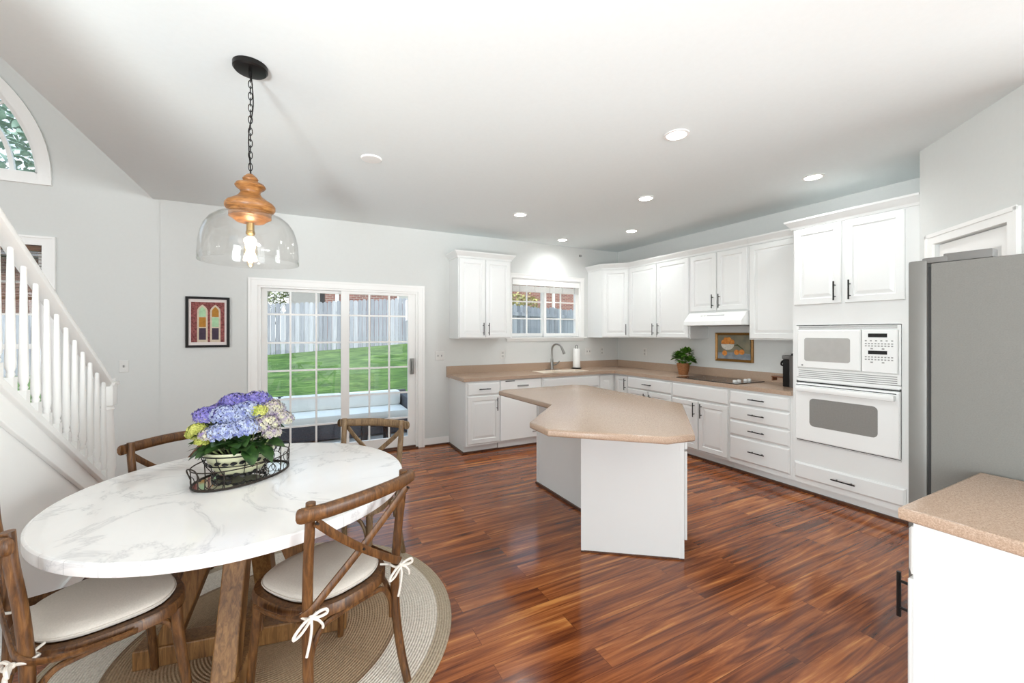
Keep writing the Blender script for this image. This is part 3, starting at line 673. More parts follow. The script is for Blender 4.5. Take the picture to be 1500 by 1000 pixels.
# paper towel
pt = thing('paper_towel_holder', 'white paper towel roll on a dark stand beside the faucet', 'paper towel', (3.74, 5.08, .914))
obj('stand', L([(.075, 0), (.075, .012), (.068, .016), (.004, .018)], 28), BLACK, pt, smooth=True)
obj('rod', T_([(-.016, 0, .29), (-.016, 0, .335), (-.008, 0, .352), (.008, 0, .352), (.016, 0, .335), (.016, 0, .29)], .0035, n=6), BLACK, pt, smooth=True)
obj('paper_roll', L([(.02, .02), (.054, .018), (.055, .022), (.055, .294), (.053, .298), (.02, .298)], 28, cap=False), TRIM, pt, smooth=True)
# basil
bp_ = thing('potted_basil', 'green basil plant in a woven wicker pot on the counter by the cooktop', 'potted plant', (4.43, 3.72, .914))
WKR = wood('wicker', rgb(84, 50, 26), rgb(138, 88, 48), rgb(186, 132, 84), (16, 16, 60), .6)
bm = bmesh.new(); lathe(bm, [(.055, 0)]+[(.055+.026*i/12+(.003 if i % 2 else 0), .148*i/12) for i in range(1, 13)]+[(.072, .146), (.066, .12)], 28); obj('pot', bm, WKR, bp_, smooth=True)
obj('soil', L([(.001, .121), (.068, .12), (.066, .117)], 20), SOIL, bp_)
def leaf(bm, p, d, up, ln, wd, cup=.15):
    d = Vector(d).normalized(); u = Vector(up); s = d.cross(u); s = s.normalized() if s.length > .01 else Vector((1, 0, 0)); n = s.cross(d).normalized(); p = Vector(p)
    prev = None; rows = [(0, .08), (.2, .7), (.45, 1), (.7, .75), (.9, .3), (1, .03)]
    for t, wv in rows:
        c = p+d*(t*ln)-n*(t*t*ln*.3); e = s*(wv*wd/2); q = [bm.verts.new(c-e+n*cup*wv*wd*.5), bm.verts.new(c), bm.verts.new(c+e+n*cup*wv*wd*.5)]
        if prev: bm.faces.new((prev[0], prev[1], q[1], q[0])); bm.faces.new((prev[1], prev[2], q[2], q[1]))
        prev = q
rb = random.Random(3); bm = bmesh.new()
for cx_, cy_, cz_, rr in ((-.02, .07, .215, .062), (.01, -.035, .255, .085), (.0, .015, .185, .08), (.02, -.09, .17, .045)):
    for i in range(64):
        a = rb.uniform(0, 2*PI); e = rb.uniform(-.35, 1.4); dd_ = Vector((math.cos(a)*math.cos(e), math.sin(a)*math.cos(e), math.sin(e)))
        leaf(bm, Vector((cx_, cy_, cz_))+dd_*rr*.55, dd_+Vector((0, 0, .15)), (rb.uniform(-.3, .3), rb.uniform(-.3, .3), 1), rb.uniform(.05, .075), rb.uniform(.038, .055))
obj('leaves', bm, BASIL, bp_, smooth=2)
bm = bmesh.new()
for i in range(7):
    a = i*.9; tube(bm, [(.02*math.cos(a), .02*math.sin(a), .12), (.03*math.cos(a), .04*math.sin(a), .23)], .0025, n=5, sub=1)
obj('stems', bm, BASIL, bp_)
# cooktop
ck = thing('cooktop', 'black glass electric cooktop with white knobs set in the right counter', 'cooktop', (4.32, 3.14, .914))
obj('glass_top', B(-.245, .245, -.385, .385, 0, .008, bev=.002), plain('black_ceramic_glass', rgb(40, 33, 29), .1, spec=.6), ck)
bm = bmesh.new()
BUR = plain('burner_ring', rgb(84, 76, 70), .3)
for x, y, r in ((-.12, .2, .1), (.12, .2, .075), (-.12, -.1, .075), (.12, -.1, .1)):
    lathe(bm, [(r, .0081), (r, .0088), (r-.006, .0088), (r-.006, .0081)], 36, c=(x, y), cap=False)
obj('burner_ring', bm, BUR, ck)
for x in (-.12, -.05, .065, .13):
    obj('knob', L([(.02, .008), (.021, .022), (.018, .03), (.008, .032)], 18), PLATE, ck, smooth=True, loc=(x, -.285, 0), label='white control knob')
# coffee machine
cm = thing('coffee_machine', 'black and grey capsule coffee machine beside the tall oven cabinet', 'coffee machine', (4.39, 2.32, .914))
HINGE = plain('grey_hinge_plastic', rgb(108, 107, 104), .5)
GUN = plain('gunmetal_plastic', rgb(112, 110, 108), .35, .4)
obj('tower', L([(.07, 0), (.075, .01), (.075, .31), (.07, .315)], 28), GUN, cm, smooth=True)
obj('lid', L([(.06, .315), (.058, .333), (.03, .34)], 24), BLACK, cm, smooth=True)
obj('brew_body', boxes([(-.05, .05, .03, .12, .0, .275)], .01), BLACK, cm, smooth=True)
obj('collar', boxes([(-.055, .055, .02, .125, .275, .315)], .01), GUN, cm, smooth=True)
obj('lever', T_([(0, .11, .265), (0, .15, .25), (0, .158, .215), (0, .12, .205)], .009, n=8), BLACK, cm, smooth=True)
obj('cup_shelf', boxes([(-.045, .045, .12, .235, .085, .097), (-.04, .04, .222, .232, .05, .085)], .003), plain('copper_brown', rgb(120, 76, 50), .35, .4), cm)

# outlets and switches
def plate(name, label, cat, x, z, kinds, y=YB, rz=0, loc=None, grp=None, w=.072):
    wd = w if kinds in 'or' else .118
    t = thing(name, label, cat, loc or (x, y, z), rz, grp)
    obj('cover_plate', panel(-wd/2, wd/2, -.058, .058, [(0, 0), (0, .003), (.004, .006)]), PLATE, t)
    if kinds == 'o': obj('receptacle', boxes([(-.016, .016, -.0075, -.005, .01, .04), (-.016, .016, -.0075, -.005, -.04, -.01), (-.008, -.005, -.0085, -.007, .02, .032), (.005, .008, -.0085, -.007, .02, .032), (-.008, -.005, -.0085, -.007, -.03, -.018), (.005, .008, -.0085, -.007, -.03, -.018)]), plain('outlet_grey', rgb(186, 185, 181)), t)
    elif kinds == 'r': obj('toggle', boxes([(-.005, .005, -.016, -.005, -.01, .012)]), GREYL, t)
    else: obj('toggle', boxes([(s-.005, s+.005, -.014, -.005, -.01, .012) for s in (-.024, .024)]), GREYL, t)
    return t
plate('light_switch', 'white double light switch plate left of the back counter', 'light switch', 1.652, 1.153, 'd')
plate('wall_outlet', 'white outlet above the dishwasher, under the left wall cabinet', 'outlet', 2.563, 1.148, 'o')
plate('light_switch', 'white single switch plate on the left wall near the stair newel', 'light switch', -1.463, 1.134, 'r', y=YL)
plate('light_switch', 'white double switch plate right of the paper towel holder', 'light switch', 4.06, 1.16, 'd')
plate('wall_outlet', 'white outlet on the back wall nearest the corner', 'outlet', 4.335, 1.16, 'o')
plate('wall_outlet', 'white outlet on the right wall between the corner and the basil', 'outlet', 0, 0, 'o', rz=R(-90), loc=(XR, 4.62, 1.16))
tag(obj('wall_sensor', boxes([(3.885, 3.925, YB-.02, YB, 2.63, 2.66)], .004), GREYL), 'small grey sensor high on the wall above the sink window', 'sensor')

# ------------------------------------------------------------------ pictures
pf = thing('framed_picture', 'black framed picture of two arched church windows in red brick', 'picture', (-.804, YB, 1.563))
fw, fh = .368, .516
obj('frame', boxes([(-fw/2, -fw/2+.024, -.022, 0, -fh/2, fh/2), (fw/2-.024, fw/2, -.022, 0, -fh/2, fh/2), (-fw/2+.024, fw/2-.024, -.022, 0, fh/2-.024, fh/2), (-fw/2+.024, fw/2-.024, -.022, 0, -fh/2, -fh/2+.024)]), BLACK, pf)
obj('mat_board', B(-fw/2+.02, fw/2-.02, -.010, -.002, -fh/2+.02, fh/2-.02), plain('mat_board', rgb(226, 216, 212), .8), pf)
art = obj('print', B(-.14, .14, -.0112, -.010, -.205, .205), m_leaf('painted_brick', rgb(92, 40, 40), rgb(160, 92, 88), .8, 60), pf)
def gothic(cx, w, z0, zs, h, y0, y1, n=8):
    p = [(cx-w/2, z0), (cx+w/2, z0), (cx+w/2, zs)]
    for i in range(1, n): t = i/n; p.append((cx+w/2*(1-t**1.6), zs+h*t**.75))
    p.append((cx, zs+h))
    for i in range(n-1, 0, -1): t = i/n; p.append((cx-w/2*(1-t**1.6), zs+h*t**.75))
    p.append((cx-w/2, zs)); return plate_xz(p, y0, y1)
SURR = plain('painted_stone', rgb(206, 190, 168), .8, vary=.1, scale=40); GREENP = plain('painted_green', rgb(168, 204, 164), .8, vary=.1, scale=40)
OCH = plain('painted_ochre', rgb(176, 122, 46), .8, vary=.15, scale=40); DARKP = plain('painted_plum', rgb(66, 52, 68), .8, vary=.15, scale=40)
for cx_, a, b in ((-.046, GREENP, OCH), (.062, OCH, GREENP)):
    obj('painted_surround', gothic(cx_, .088, -.205, .11, .068, -.0118, -.0112), SURR, art)
    obj('painted_pane', gothic(cx_, .058, .055, .105, .052, -.0124, -.0118), a, art)
    obj('painted_pane', B(cx_-.029, cx_+.029, -.0124, -.0118, -.05, .05), b, art)
    obj('painted_pane', B(cx_-.029, cx_+.029, -.0124, -.0118, -.18, -.06), DARKP, art)
pg = thing('framed_painting', 'gilt framed still life of oranges in a bowl, on the wall over the cooktop', 'picture', (XR, 3.178, 1.281), R(-90))
gw, gh = .478, .348; GILT = plain('gilt_frame', rgb(146, 104, 48), .4, .4, vary=.12, scale=40)
bm = bmesh.new(); rings = [(0, 0), (0, .028), (.008, .032), (.02, .024), (.03, .014)]
obj('frame', panel(-gw/2, gw/2, -gh/2, gh/2, rings), GILT, pg)
cv = obj('canvas', B(-gw/2+.03, gw/2-.03, -.0165, -.0135, -gh/2+.03, gh/2-.03), m_leaf('painted_backdrop', rgb(104, 104, 92), rgb(142, 134, 110), .7, 9), pg)
obj('painted_cloth', plate_xz([(-.209, -.144), (.209, -.144), (.209, -.075), (.05, -.06), (-.209, -.07)], -.0172, -.0165), m_leaf('painted_cloth', rgb(112, 122, 132), rgb(156, 160, 162), .7, 12), cv)
def disc(cx, cz, rx, rz, y0, y1, a0=0, a1=360, n=20): return plate_xz([(cx+rx*math.cos(R(a0+(a1-a0)*i/n)), cz+rz*math.sin(R(a0+(a1-a0)*i/n))) for i in range(n if a1-a0 == 360 else n+1)], y0, y1)
ORG = m_leaf('painted_orange', rgb(196, 108, 36), rgb(232, 158, 74), .7, 30)
for i, (x, z) in enumerate(((-.13, .055), (-.1, .085), (-.06, .088), (-.085, .05), (-.02, .06), (-.115, -.075), (.04, -.06), (.105, -.055))):
    obj('painted_orange', disc(x, z, .032, .032, -.0182-.0003*i, -.0172), ORG, cv)
obj('painted_bowl', disc(-.075, .035, .085, .07, -.022, -.0172, 180, 360), m_leaf('painted_bowl', rgb(196, 190, 178), rgb(226, 220, 206), .7, 40), cv)
obj('painted_leaf', plate_xz([(.0, .02), (.05, .035), (.11, -.01), (.13, -.03), (.1, -.012), (.05, .018)], -.0215, -.0172), m_leaf('painted_leaf', rgb(40, 52, 34), rgb(74, 88, 52), .7, 30), cv)

# ------------------------------------------------------------------ island
isl = thing('kitchen_island', 'white kitchen island with a wide tan top angled toward the room', 'kitchen island', (2.1, 2.6, 0))
def I(ps): return [(x-2.1, y-2.6) for x, y in ps]
top = [(1.668, 3.47), (1.712, 2.645), (1.262, 2.19), (1.25, 1.965), (1.712, 1.535), (1.895, 1.515), (2.625, 2.21), (2.66, 3.44), (2.56, 3.545), (1.75, 3.53)]
bm = bmesh.new(); prism(bm, I(top), .874, .914, .012); obj('countertop', bm, COUNTER, isl, smooth=True, label='tan solid surface island top')
bpoly = [(1.682, 2.235), (2.205, 1.845), (2.575, 2.215), (2.60, 3.44), (2.062, 3.44), (2.062, 2.62)]
bm = bmesh.new(); prism(bm, I(bpoly), .0, .874); obj('body', bm, CAB, isl)
# thin edge boards and door on the right hand angled face
def seg_box(bm, p, q, t0, t1, o0, o1, z0, z1):
    p, q = Vector(p), Vector(q); d = (q-p).normalized(); nn = Vector((d.y, -d.x))
    prism(bm, I([tuple(p+d*t0+nn*o0), tuple(p+d*t1+nn*o0), tuple(p+d*t1+nn*o1), tuple(p+d*t0+nn*o1)]), z0, z1)
Lf = (Vector(bpoly[1])-Vector(bpoly[0])).length
for p_, q_, t0, t1 in ((bpoly[0], bpoly[1], 0, .02), (bpoly[0], bpoly[1], Lf-.03, Lf), ((2.062, 3.44), (2.062, 2.62), 0, .03)):
    bm = bmesh.new(); seg_box(bm, p_, q_, t0, t1, 0, .004, 0, .874); obj('edge_trim', bm, CAB, isl)
bm = bmesh.new(); seg_box(bm, bpoly[1], bpoly[2], .015, .47, .001, .02, .12, .69); obj('door', bm, CAB, isl, bev=.004)
bm = bmesh.new(); seg_box(bm, bpoly[1], bpoly[2], .015, .47, .001, .02, .705, .86); obj('drawer', bm, CAB, isl, bev=.004)
bm = bmesh.new(); seg_box(bm, (2.062, 3.44), (2.062, 2.62), 0, .82, .0, .016, .0, .02); seg_box(bm, bpoly[0], bpoly[1], 0, Lf, .0, .006, .0, .01)
obj('base_moulding', bm, QROUND, isl, label='dark wood quarter round at the foot')

# ------------------------------------------------------------------ peninsula counter at lower right
pc = thing('base_cabinet', 'white base cabinet in the near right corner beside the refrigerator', 'cabinet', (2.36, .565, 0), R(180))
obj('body', boxes([(0.0, .66, 0, .61, .1, .874), (.64, .66, 0, .61, 0, .1)]), CAB, pc); toe(pc, 0, .64)
obj('end_panel', B(.66, .664, .05, .61, 0, .874), CAB, pc)
cdrawer(pc, .02, .645, .70, .85); d = cdoor(pc, .335, .645, .12, .685); pull(d, .612, .605, ln=.145, r=.006); cdoor(pc, .02, .325, .12, .685, .29, .6)
bm = bmesh.new(); prism(bm, [(1.672, -.045), (2.368, -.045), (2.368, .592), (1.672, .592)], .874, .914, .01)
tag(obj('countertop', bm, COUNTER, smooth=True), 'short tan countertop in the near right corner, against the refrigerator', 'countertop')

# ------------------------------------------------------------------ refrigerator
fr = thing('refrigerator', 'grey refrigerator seen from its side, near the pantry door', 'refrigerator', (2.835, .735, 0), R(180))
obj('body', B(-.455, .455, .0, .76, .03, 1.75, bev=.003), FRSIDE, fr)
obj('gasket', B(-.445, .44, -.012, .0, .06, 1.735), DGREY, fr)
for x0, x1 in ((-.455, -.035), (-.03, .455)):
    d = obj('door', B(x0, x1, -.075, -.012, .05, 1.768, bev=.01), FRDOOR, fr, smooth=True)
    hx = x1-.05 if x1 < 0 else x0+.05
    obj('handle', T_([(hx, -.075, .75), (hx, -.125, .8), (hx, -.125, 1.45), (hx, -.075, 1.5)], .012, n=8), FRDOOR, d, smooth=True)
for s in (-1, 1):
    bm = boxes([(s*.43-.022, s*.43+.022, -.03, .05, 1.752, 1.776), (s*.42-.03, s*.42+.03, .035, .175, 1.751, 1.786)], .006)
    obj('hinge_cover', bm, HINGE, fr, smooth=True)
obj('foot_grille', B(-.44, .44, -.01, .02, .0, .05), DGREY, fr)

# ------------------------------------------------------------------ ceiling lights
LIT = glow('lamp_diffuser', (1, .96, .9, 1), 14)
cl = thing('recessed_light', 'x', 'ceiling light', (2.229, 1.926, H), 0, 'lit recessed ceiling lights')
obj('trim_ring', L([(.062, -.001), (.078, -.001), (.08, -.006), (.062, -.008)], 32, cap=False), TRIM, cl, smooth=True)
obj('diffuser', L([(.001, -.004), (.063, -.004), (.063, -.002), (.001, -.002)], 28), LIT, cl)
spots = [((2.229, 1.926), 'largest lit recessed ceiling light, nearest the viewer over the island'), ((3.855, 1.92), 'lit recessed ceiling light in front of the tall oven cabinet'), ((3.018, 2.975), 'lit recessed ceiling light right behind the nearest one, past the island'),
         ((2.201, 4.032), 'leftmost lit recessed ceiling light, in front of the left wall cabinet'), ((3.829, 4.021), 'lit recessed ceiling light near the corner wall cabinet'), ((3.332, 4.856), 'farthest lit recessed ceiling light, just above the sink window')]
for i, ((x, y), lb) in enumerate(spots):
    if i == 0: cl['label'] = lb
    else: dup(cl, (x, y, H), label=lb)
    lamp('recessed_lamp', 'SPOT', (x, y, H-.02), (0, 0, 0), 18, (.95, .985, 1), spot_size=R(164), spot_blend=.9, shadow_soft_size=.06)
bk = tag(obj('ceiling_cover_plate', L([(.005, -.012), (.07, -.01), (.076, -.004), (.076, 0)], 32), TRIM, smooth=True), 'unlit round white cover on the ceiling between the pendant and recessed lights', 'ceiling fixture'); bk.location = (.5, 3.25, H)

# ------------------------------------------------------------------ pendant lamp
PXY = (-.20, 2.39)
pd = thing('pendant_lamp', 'clear glass dome pendant with turned wood cap over the round table', 'pendant lamp', (*PXY, 0))
obj('canopy', L([(.04, H-.034), (.068, H-.03), (.075, H-.022), (.075, H-.001)], 36), BLACK, pd, smooth=True)
obj('loop', T_([(0, 0, H-.034), (0, 0, H-.06)], .008, n=8, sub=1), BLACK, pd, smooth=True)
zt, zb = H-.05, 2.225; nl = 17; lk = (zt-zb)/nl
bm = bmesh.new()
for i in range(nl):
    zc = zt-lk*(i+.5); P = []
    for k in range(14):
        a = 2*PI*k/14; u, v = .0085*math.cos(a), (lk*.5+.005)*math.sin(a); P.append((u, 0, zc+v) if i % 2 else (0, u, zc+v))
    tube(bm, P, .0022, n=6, closed=True)
obj('chain', bm, BLACK, pd, smooth=True)
obj('cord', T_([(.004, .003, zt), (.012, -.006, zt-.15), (-.008, .008, zt-.3), (.003, 0, zb-.01)], .003, n=6), BLACK, pd, smooth=True)
obj('cap', L([(.012, 2.232), (.02, 2.225), (.028, 2.218), (.034, 2.208), (.03, 2.2), (.038, 2.192), (.06, 2.183), (.066, 2.172), (.06, 2.163), (.045, 2.152), (.042, 2.14), (.05, 2.125), (.072, 2.108), (.098, 2.092), (.107, 2.08), (.107, 2.064), (.098, 2.052), (.09, 2.045), (.09, 2.02), (.08, 2.015), (.06, 1.998), (.03, 1.993)], 48), PENW, pd, smooth=True)
gp = [(.092, 2.036), (.11, 2.033), (.138, 2.022), (.165, 2.0), (.186, 1.968), (.199, 1.93), (.206, 1.89), (.209, 1.84), (.210, 1.80)]
gp2 = gp+[(.2125, 1.799), (.2115, 1.84), (.2085, 1.89), (.2015, 1.93), (.1885, 1.969), (.167, 2.002), (.139, 2.025), (.11, 2.036), (.092, 2.039)]
obj('glass_shade', L(gp2, 64, cap=False), PGLASS, pd, smooth=2)
BRASS = plain('brass_socket', rgb(176, 146, 92), .3, .9)
obj('socket', L([(.017, 1.995), (.017, 1.955), (.02, 1.952), (.02, 1.94), (.015, 1.935)], 20), BRASS, pd, smooth=True)
b_ = obj('bulb', L([(.012, 1.937), (.014, 1.92), (.026, 1.885), (.031, 1.86), (.03, 1.845), (.022, 1.82), (.016, 1.80), (.013, 1.785), (.004, 1.778)], 24), glass('bulb_glass', (1, .96, .88, 1), .4), pd, smooth=2)
bm = bmesh.new()
for k in range(5):
    a = 2*PI*k/5; tube(bm, [(.007*math.cos(a), .007*math.sin(a), 1.915), (.013*math.cos(a), .013*math.sin(a), 1.86), (.007*math.cos(a), .007*math.sin(a), 1.80)], .002, n=5)
obj('filament', bm, glow('hot_filament', (1, .74, .42, 1), 16), b_)
lamp('pendant_bulb_light', 'POINT', (*PXY, 1.85), (0, 0, 0), 2.5, (1, .82, .6), shadow_soft_size=.03)

# ------------------------------------------------------------------ rug
RC = (-.12, 2.31); bm = bmesh.new(); lathe(bm, [(.001, .0005), (.868, .0005), (.873, .005), (.868, .0115), (.8, .013), (.001, .013)], 96)
rg = tag(obj('round_rug', bm, RUG, smooth=True), 'round braided jute rug with a cream band under the table', 'rug'); rg.location = (*RC, 0)

# ------------------------------------------------------------------ dining table
TC_ = (-.195, 2.284); tb = thing('dining_table', 'round white marble dining table on a wooden trestle base', 'table', (*TC_, .013))
zT = .762-.013; RT = .69
bm = bmesh.new(); lathe(bm, [(.001, zT-.04), (RT-.0096, zT-.04), (RT-.0096, zT), (.001, zT)], 128); obj('tabletop', bm, MARBLE, tb, smooth=True)
bm = bmesh.new(); lathe(bm, [(RT-.0095, zT-.043), (RT-.002, zT-.043), (RT, zT-.040), (RT, zT-.004), (RT-.004, zT-.0005), (RT-.0096, zT)], 128, cap=False)
bm.verts.ensure_lookup_table(); obj('edge_band', bm, MARBLE_E, tb, smooth=True)
def obox(bm, c, d, hl, hw, z0, z1):
    d = Vector(d).normalized(); nn = Vector((-d.y, d.x)); c = Vector(c)
    prism(bm, [tuple(c+d*a*hl+nn*b*hw) for a, b in ((-1, -1), (1, -1), (1, 1), (-1, 1))], z0, z1)
dA, dB = Vector((.985, -.17)), Vector((.17, .985))
bm = bmesh.new(); obox(bm, (0, 0), dA, .425, .05, .0, .085); obj('base_beam', bm, TABW, tb, bev=.006)
bm = bmesh.new(); obox(bm, -dB*.24, dB, .185, .05, .0, .085); obox(bm, dB*.24, dB, .185, .05, 0, .085); obj('base_beam', bm, TABW, tb, bev=.006)
bm = bmesh.new(); obox(bm, (0, 0), dA, .3, .045, zT-.095, zT-.0405); obox(bm, (0, 0), dB, .3, .0449, zT-.095, zT-.041); obj('top_beam', bm, TABW, tb, bev=.004)
for d in (dA, -dA, dB, -dB):
    d3 = Vector((d.x, d.y, 0)); s3 = Vector((-d.y, d.x, 0)); bm = bmesh.new(); vs_ = []
    for off, z in ((.31, .083), (.10, zT-.093)):
        vs_.append([bm.verts.new(d3*(off+a)+s3*b+Vector((0, 0, z))) for a, b in ((-.045, -.043), (.045, -.043), (.045, .043), (-.045, .043))])
    a, b = vs_; bm.faces.new(a[::-1]); bm.faces.new(b)
    for i in range(4): bm.faces.new((a[i], a[(i+1) % 4], b[(i+1) % 4], b[i]))
    obj('leg', bm, TABW, tb, bev=.006)

# ------------------------------------------------------------------ cross back chairs (local: front +y)
HT = .865
def seat_outline(s=1.0, n=40, wf=.245, wb=.2, l0=-.215, l1=.225):
    P = []
    for i in range(n):
        a = 2*PI*i/n; c, q = math.cos(a), math.sin(a); e = 2.8
        ux = math.copysign(abs(c)**(2/e), c); uy = math.copysign(abs(q)**(2/e), q)
        y = (l0+l1)/2+uy*(l1-l0)/2*s; f = (uy+1)/2; f = min(1, f*1.25); x = ux*(wb+(wf-wb)*f)*s; P.append((x, y))
    return P
def make_chair(label, mat, grp):
    t = thing('dining_chair', label, 'chair', (0, 0, .013), 0, grp)
    bm = bmesh.new(); o = seat_outline(); i_ = seat_outline(.84)
    rings = []
    for P, z in ((i_, .425), (o, .425), (o, .452), (seat_outline(.975), .462), (seat_outline(.86), .462), (i_, .455)): rings.append([bm.verts.new((x, y, z)) for x, y in P])
    for k in range(6):
        a, b = rings[k], rings[(k+1) % 6]; n = len(a)
        for j in range(n): bm.faces.new((a[j], a[(j+1) % n], b[(j+1) % n], b[j]))
    obj('seat_frame', bm, mat, t, smooth=True)
    bm = bmesh.new(); prism(bm, seat_outline(.845), .44, .452); obj('seat', bm, mat, t)
    for s in (-1, 1):
        obj('rear_leg', T_([(s*.205, -.255, 0), (s*.196, -.225, .12), (s*.19, -.2, .28), (s*.19, -.196, .45), (s*.195, -.208, .62), (s*.2, -.228, .78), (s*.2, -.234, HT+.006)], [.0165, .0175, .018, .018, .0175, .017, .0165], n=12), mat, t, smooth=True)
        obj('front_leg', T_([(s*.2, .205, 0), (s*.195, .192, .15), (s*.188, .172, .32), (s*.184, .165, .43)], [.0145, .016, .018, .019], n=12), mat, t, smooth=True)
    tr_ = bmesh.new(); tube(tr_, [(-.236, -.238, HT-.026), (-.228, -.243, HT-.026), (-.15, -.268, HT-.025), (0, -.284, HT-.022), (.15, -.268, HT-.025), (.228, -.243, HT-.026), (.236, -.238, HT-.026)], .02, n=12, sub=8, flat=(.026, .018), sq=.85); obj('top_rail', tr_, mat, t, smooth=True)
    for s in (-1, 1):
        dy = .004*s
        P = [(s*.196, -.262, HT-.055), (s*.12, -.252+dy, .735), (0, -.236+dy, .632), (-s*.13, -.224+dy, .535), (-s*.2, -.212, .487), (-s*.231, -.15, .462), (-s*.246, -.03, .447), (-s*.249, .04, .444)]
        obj('cross_slat', T_(P, .01, n=10, sub=6, flat=(.0145, .0048), up=(0, .0, 1)), mat, t, smooth=True)
    bm = bmesh.new()
    for p in ((0, -.246, .632), (.196, -.268, HT-.058), (-.196, -.268, HT-.058)):
        mm = Matrix.Translation(p)@Matrix.Rotation(R(90), 4, 'X'); bmesh.ops.create_cone(bm, cap_ends=True, segments=10, radius1=.006, radius2=.004, depth=.012, matrix=mm)
    obj('bolt', bm, IRON, t)
    def arch(p, q, h=.405, low=.27):
        p, q = Vector(p), Vector(q); d = q-p
        return [tuple(p), tuple(p+d*.015+Vector((0, 0, .07))), tuple(p+d*.12+Vector((0, 0, h-p.z-.012))), tuple(p+d*.3+Vector((0, 0, h-p.z))), tuple(p+d*.7+Vector((0, 0, h-p.z))), tuple(p+d*.88+Vector((0, 0, h-p.z-.012))), tuple(p+d*.985+Vector((0, 0, .07))), tuple(q)]
    fl, fr_, rl_, rr_ = (-.172, .175, .26), (.172, .175, .26), (-.175, -.19, .26), (.175, -.19, .26)
    for a, b in ((fl, fr_), (rl_, rr_), (fl, rl_), (fr_, rr_)):
        obj('arch_brace', T_(arch(a, b), .0105, n=8, sub=5), mat, t, smooth=True)
    return t
def make_cushion(label, loc, rz):
    t = thing('seat_cushion', label, 'cushion', loc, rz, 'tied linen seat cushions')
    bm = bmesh.new(); rings = []
    for s, z in ((.55, .4625), (.82, .4625), (.855, .468), (.865, .476), (.855, .485), (.82, .493), (.65, .501), (.4, .505), (.1, .507)):
        rings.append([bm.verts.new((x, y, z)) for x, y in seat_outline(s, 48)])
    for a, b in zip(rings, rings[1:]):
        for j in range(48): bm.faces.new((a[j], a[(j+1) % 48], b[(j+1) % 48], b[j]))
    bm.faces.new(rings[0][::-1]); bm.faces.new(rings[-1]); obj('pad', bm, LINEN, t, smooth=True)
    bm = bmesh.new(); tube(bm, [(x, y, .478) for x, y in seat_outline(.868, 48)], .0035, n=6, closed=True); obj('piping', bm, LINEN, t, smooth=True)
    for s in (-1, 1):
        x0, y0, z0 = s*.19, -.196, .475; bm = bmesh.new()
        ring = [(x0+.0235*math.cos(2*PI*k/16), y0+.0235*math.sin(2*PI*k/16), z0+.004*math.sin(k)) for k in range(16)]
        tube(bm, ring, .0048, n=6, closed=True)
        tube(bm, [(x0-s*.02, y0+.012, z0+.002), (x0-s*.045, y0+.04, z0+.004)], .0045, n=6, sub=1)
        k0 = (x0+s*.004, y0-.029, z0)
        bmesh.ops.create_uvsphere(bm, u_segments=10, v_segments=8, radius=.009, matrix=Matrix.Translation(k0))
        def K(pts): return [(k0[0]+a, k0[1]+b, k0[2]+c) for a, b, c in pts]
        tube(bm, K([(0, 0, 0), (-.03, -.012, .004), (-.062, -.016, -.014), (-.066, -.014, -.03), (-.04, -.012, -.026), (0, -.002, -.004)]), .0052, n=6)
        tube(bm, K([(0, 0, 0), (.022, -.012, .014), (.045, -.016, .012), (.05, -.014, -.004), (.026, -.01, -.006), (0, -.002, 0)]), .0052, n=6)
        tube(bm, K([(0, -.002, 0), (-.006, -.014, -.03), (-.012, -.014, -.07), (-.022, -.012, -.115)]), .0046, n=6)
        tube(bm, K([(0, -.002, 0), (.018, -.014, -.012), (.034, -.014, -.036), (.036, -.012, -.05)]), .0046, n=6)
        obj('tie', bm, COTTON, t, smooth=True, label='white cord tied in a bow')
    return t
GC = 'cross back chairs around the round table'
chB = make_chair('brown cross back chair nearest the island, its back to the viewer, cushion tied on', CHAIRW, GC)
chB.location = (.108, 1.855, .013); chB.rotation_euler = (0, 0, R(28.3))
chA = dup(chB, (-.627, 2.019, .013), R(-62), 'brown cross back chair at the lower left, by the stair wall, seen from the side')
chC = dup(chB, (-.465, 2.78, .013), R(180+38.9), 'brown cross back chair at the back left, behind the hydrangea')
chD = make_chair('greyish brown cross back chair in front of the sliding glass door', CHAIRG, GC)
chD.location = (.31, 2.665, .013); chD.rotation_euler = (0, 0, R(180-36))
make_cushion('linen cushion on the chair nearest the island, white bows at both back posts', (.108, 1.855, .013), R(28.3))
make_cushion('linen cushion on the lower left chair, half under the table', (-.627, 2.019, .013), R(-62))

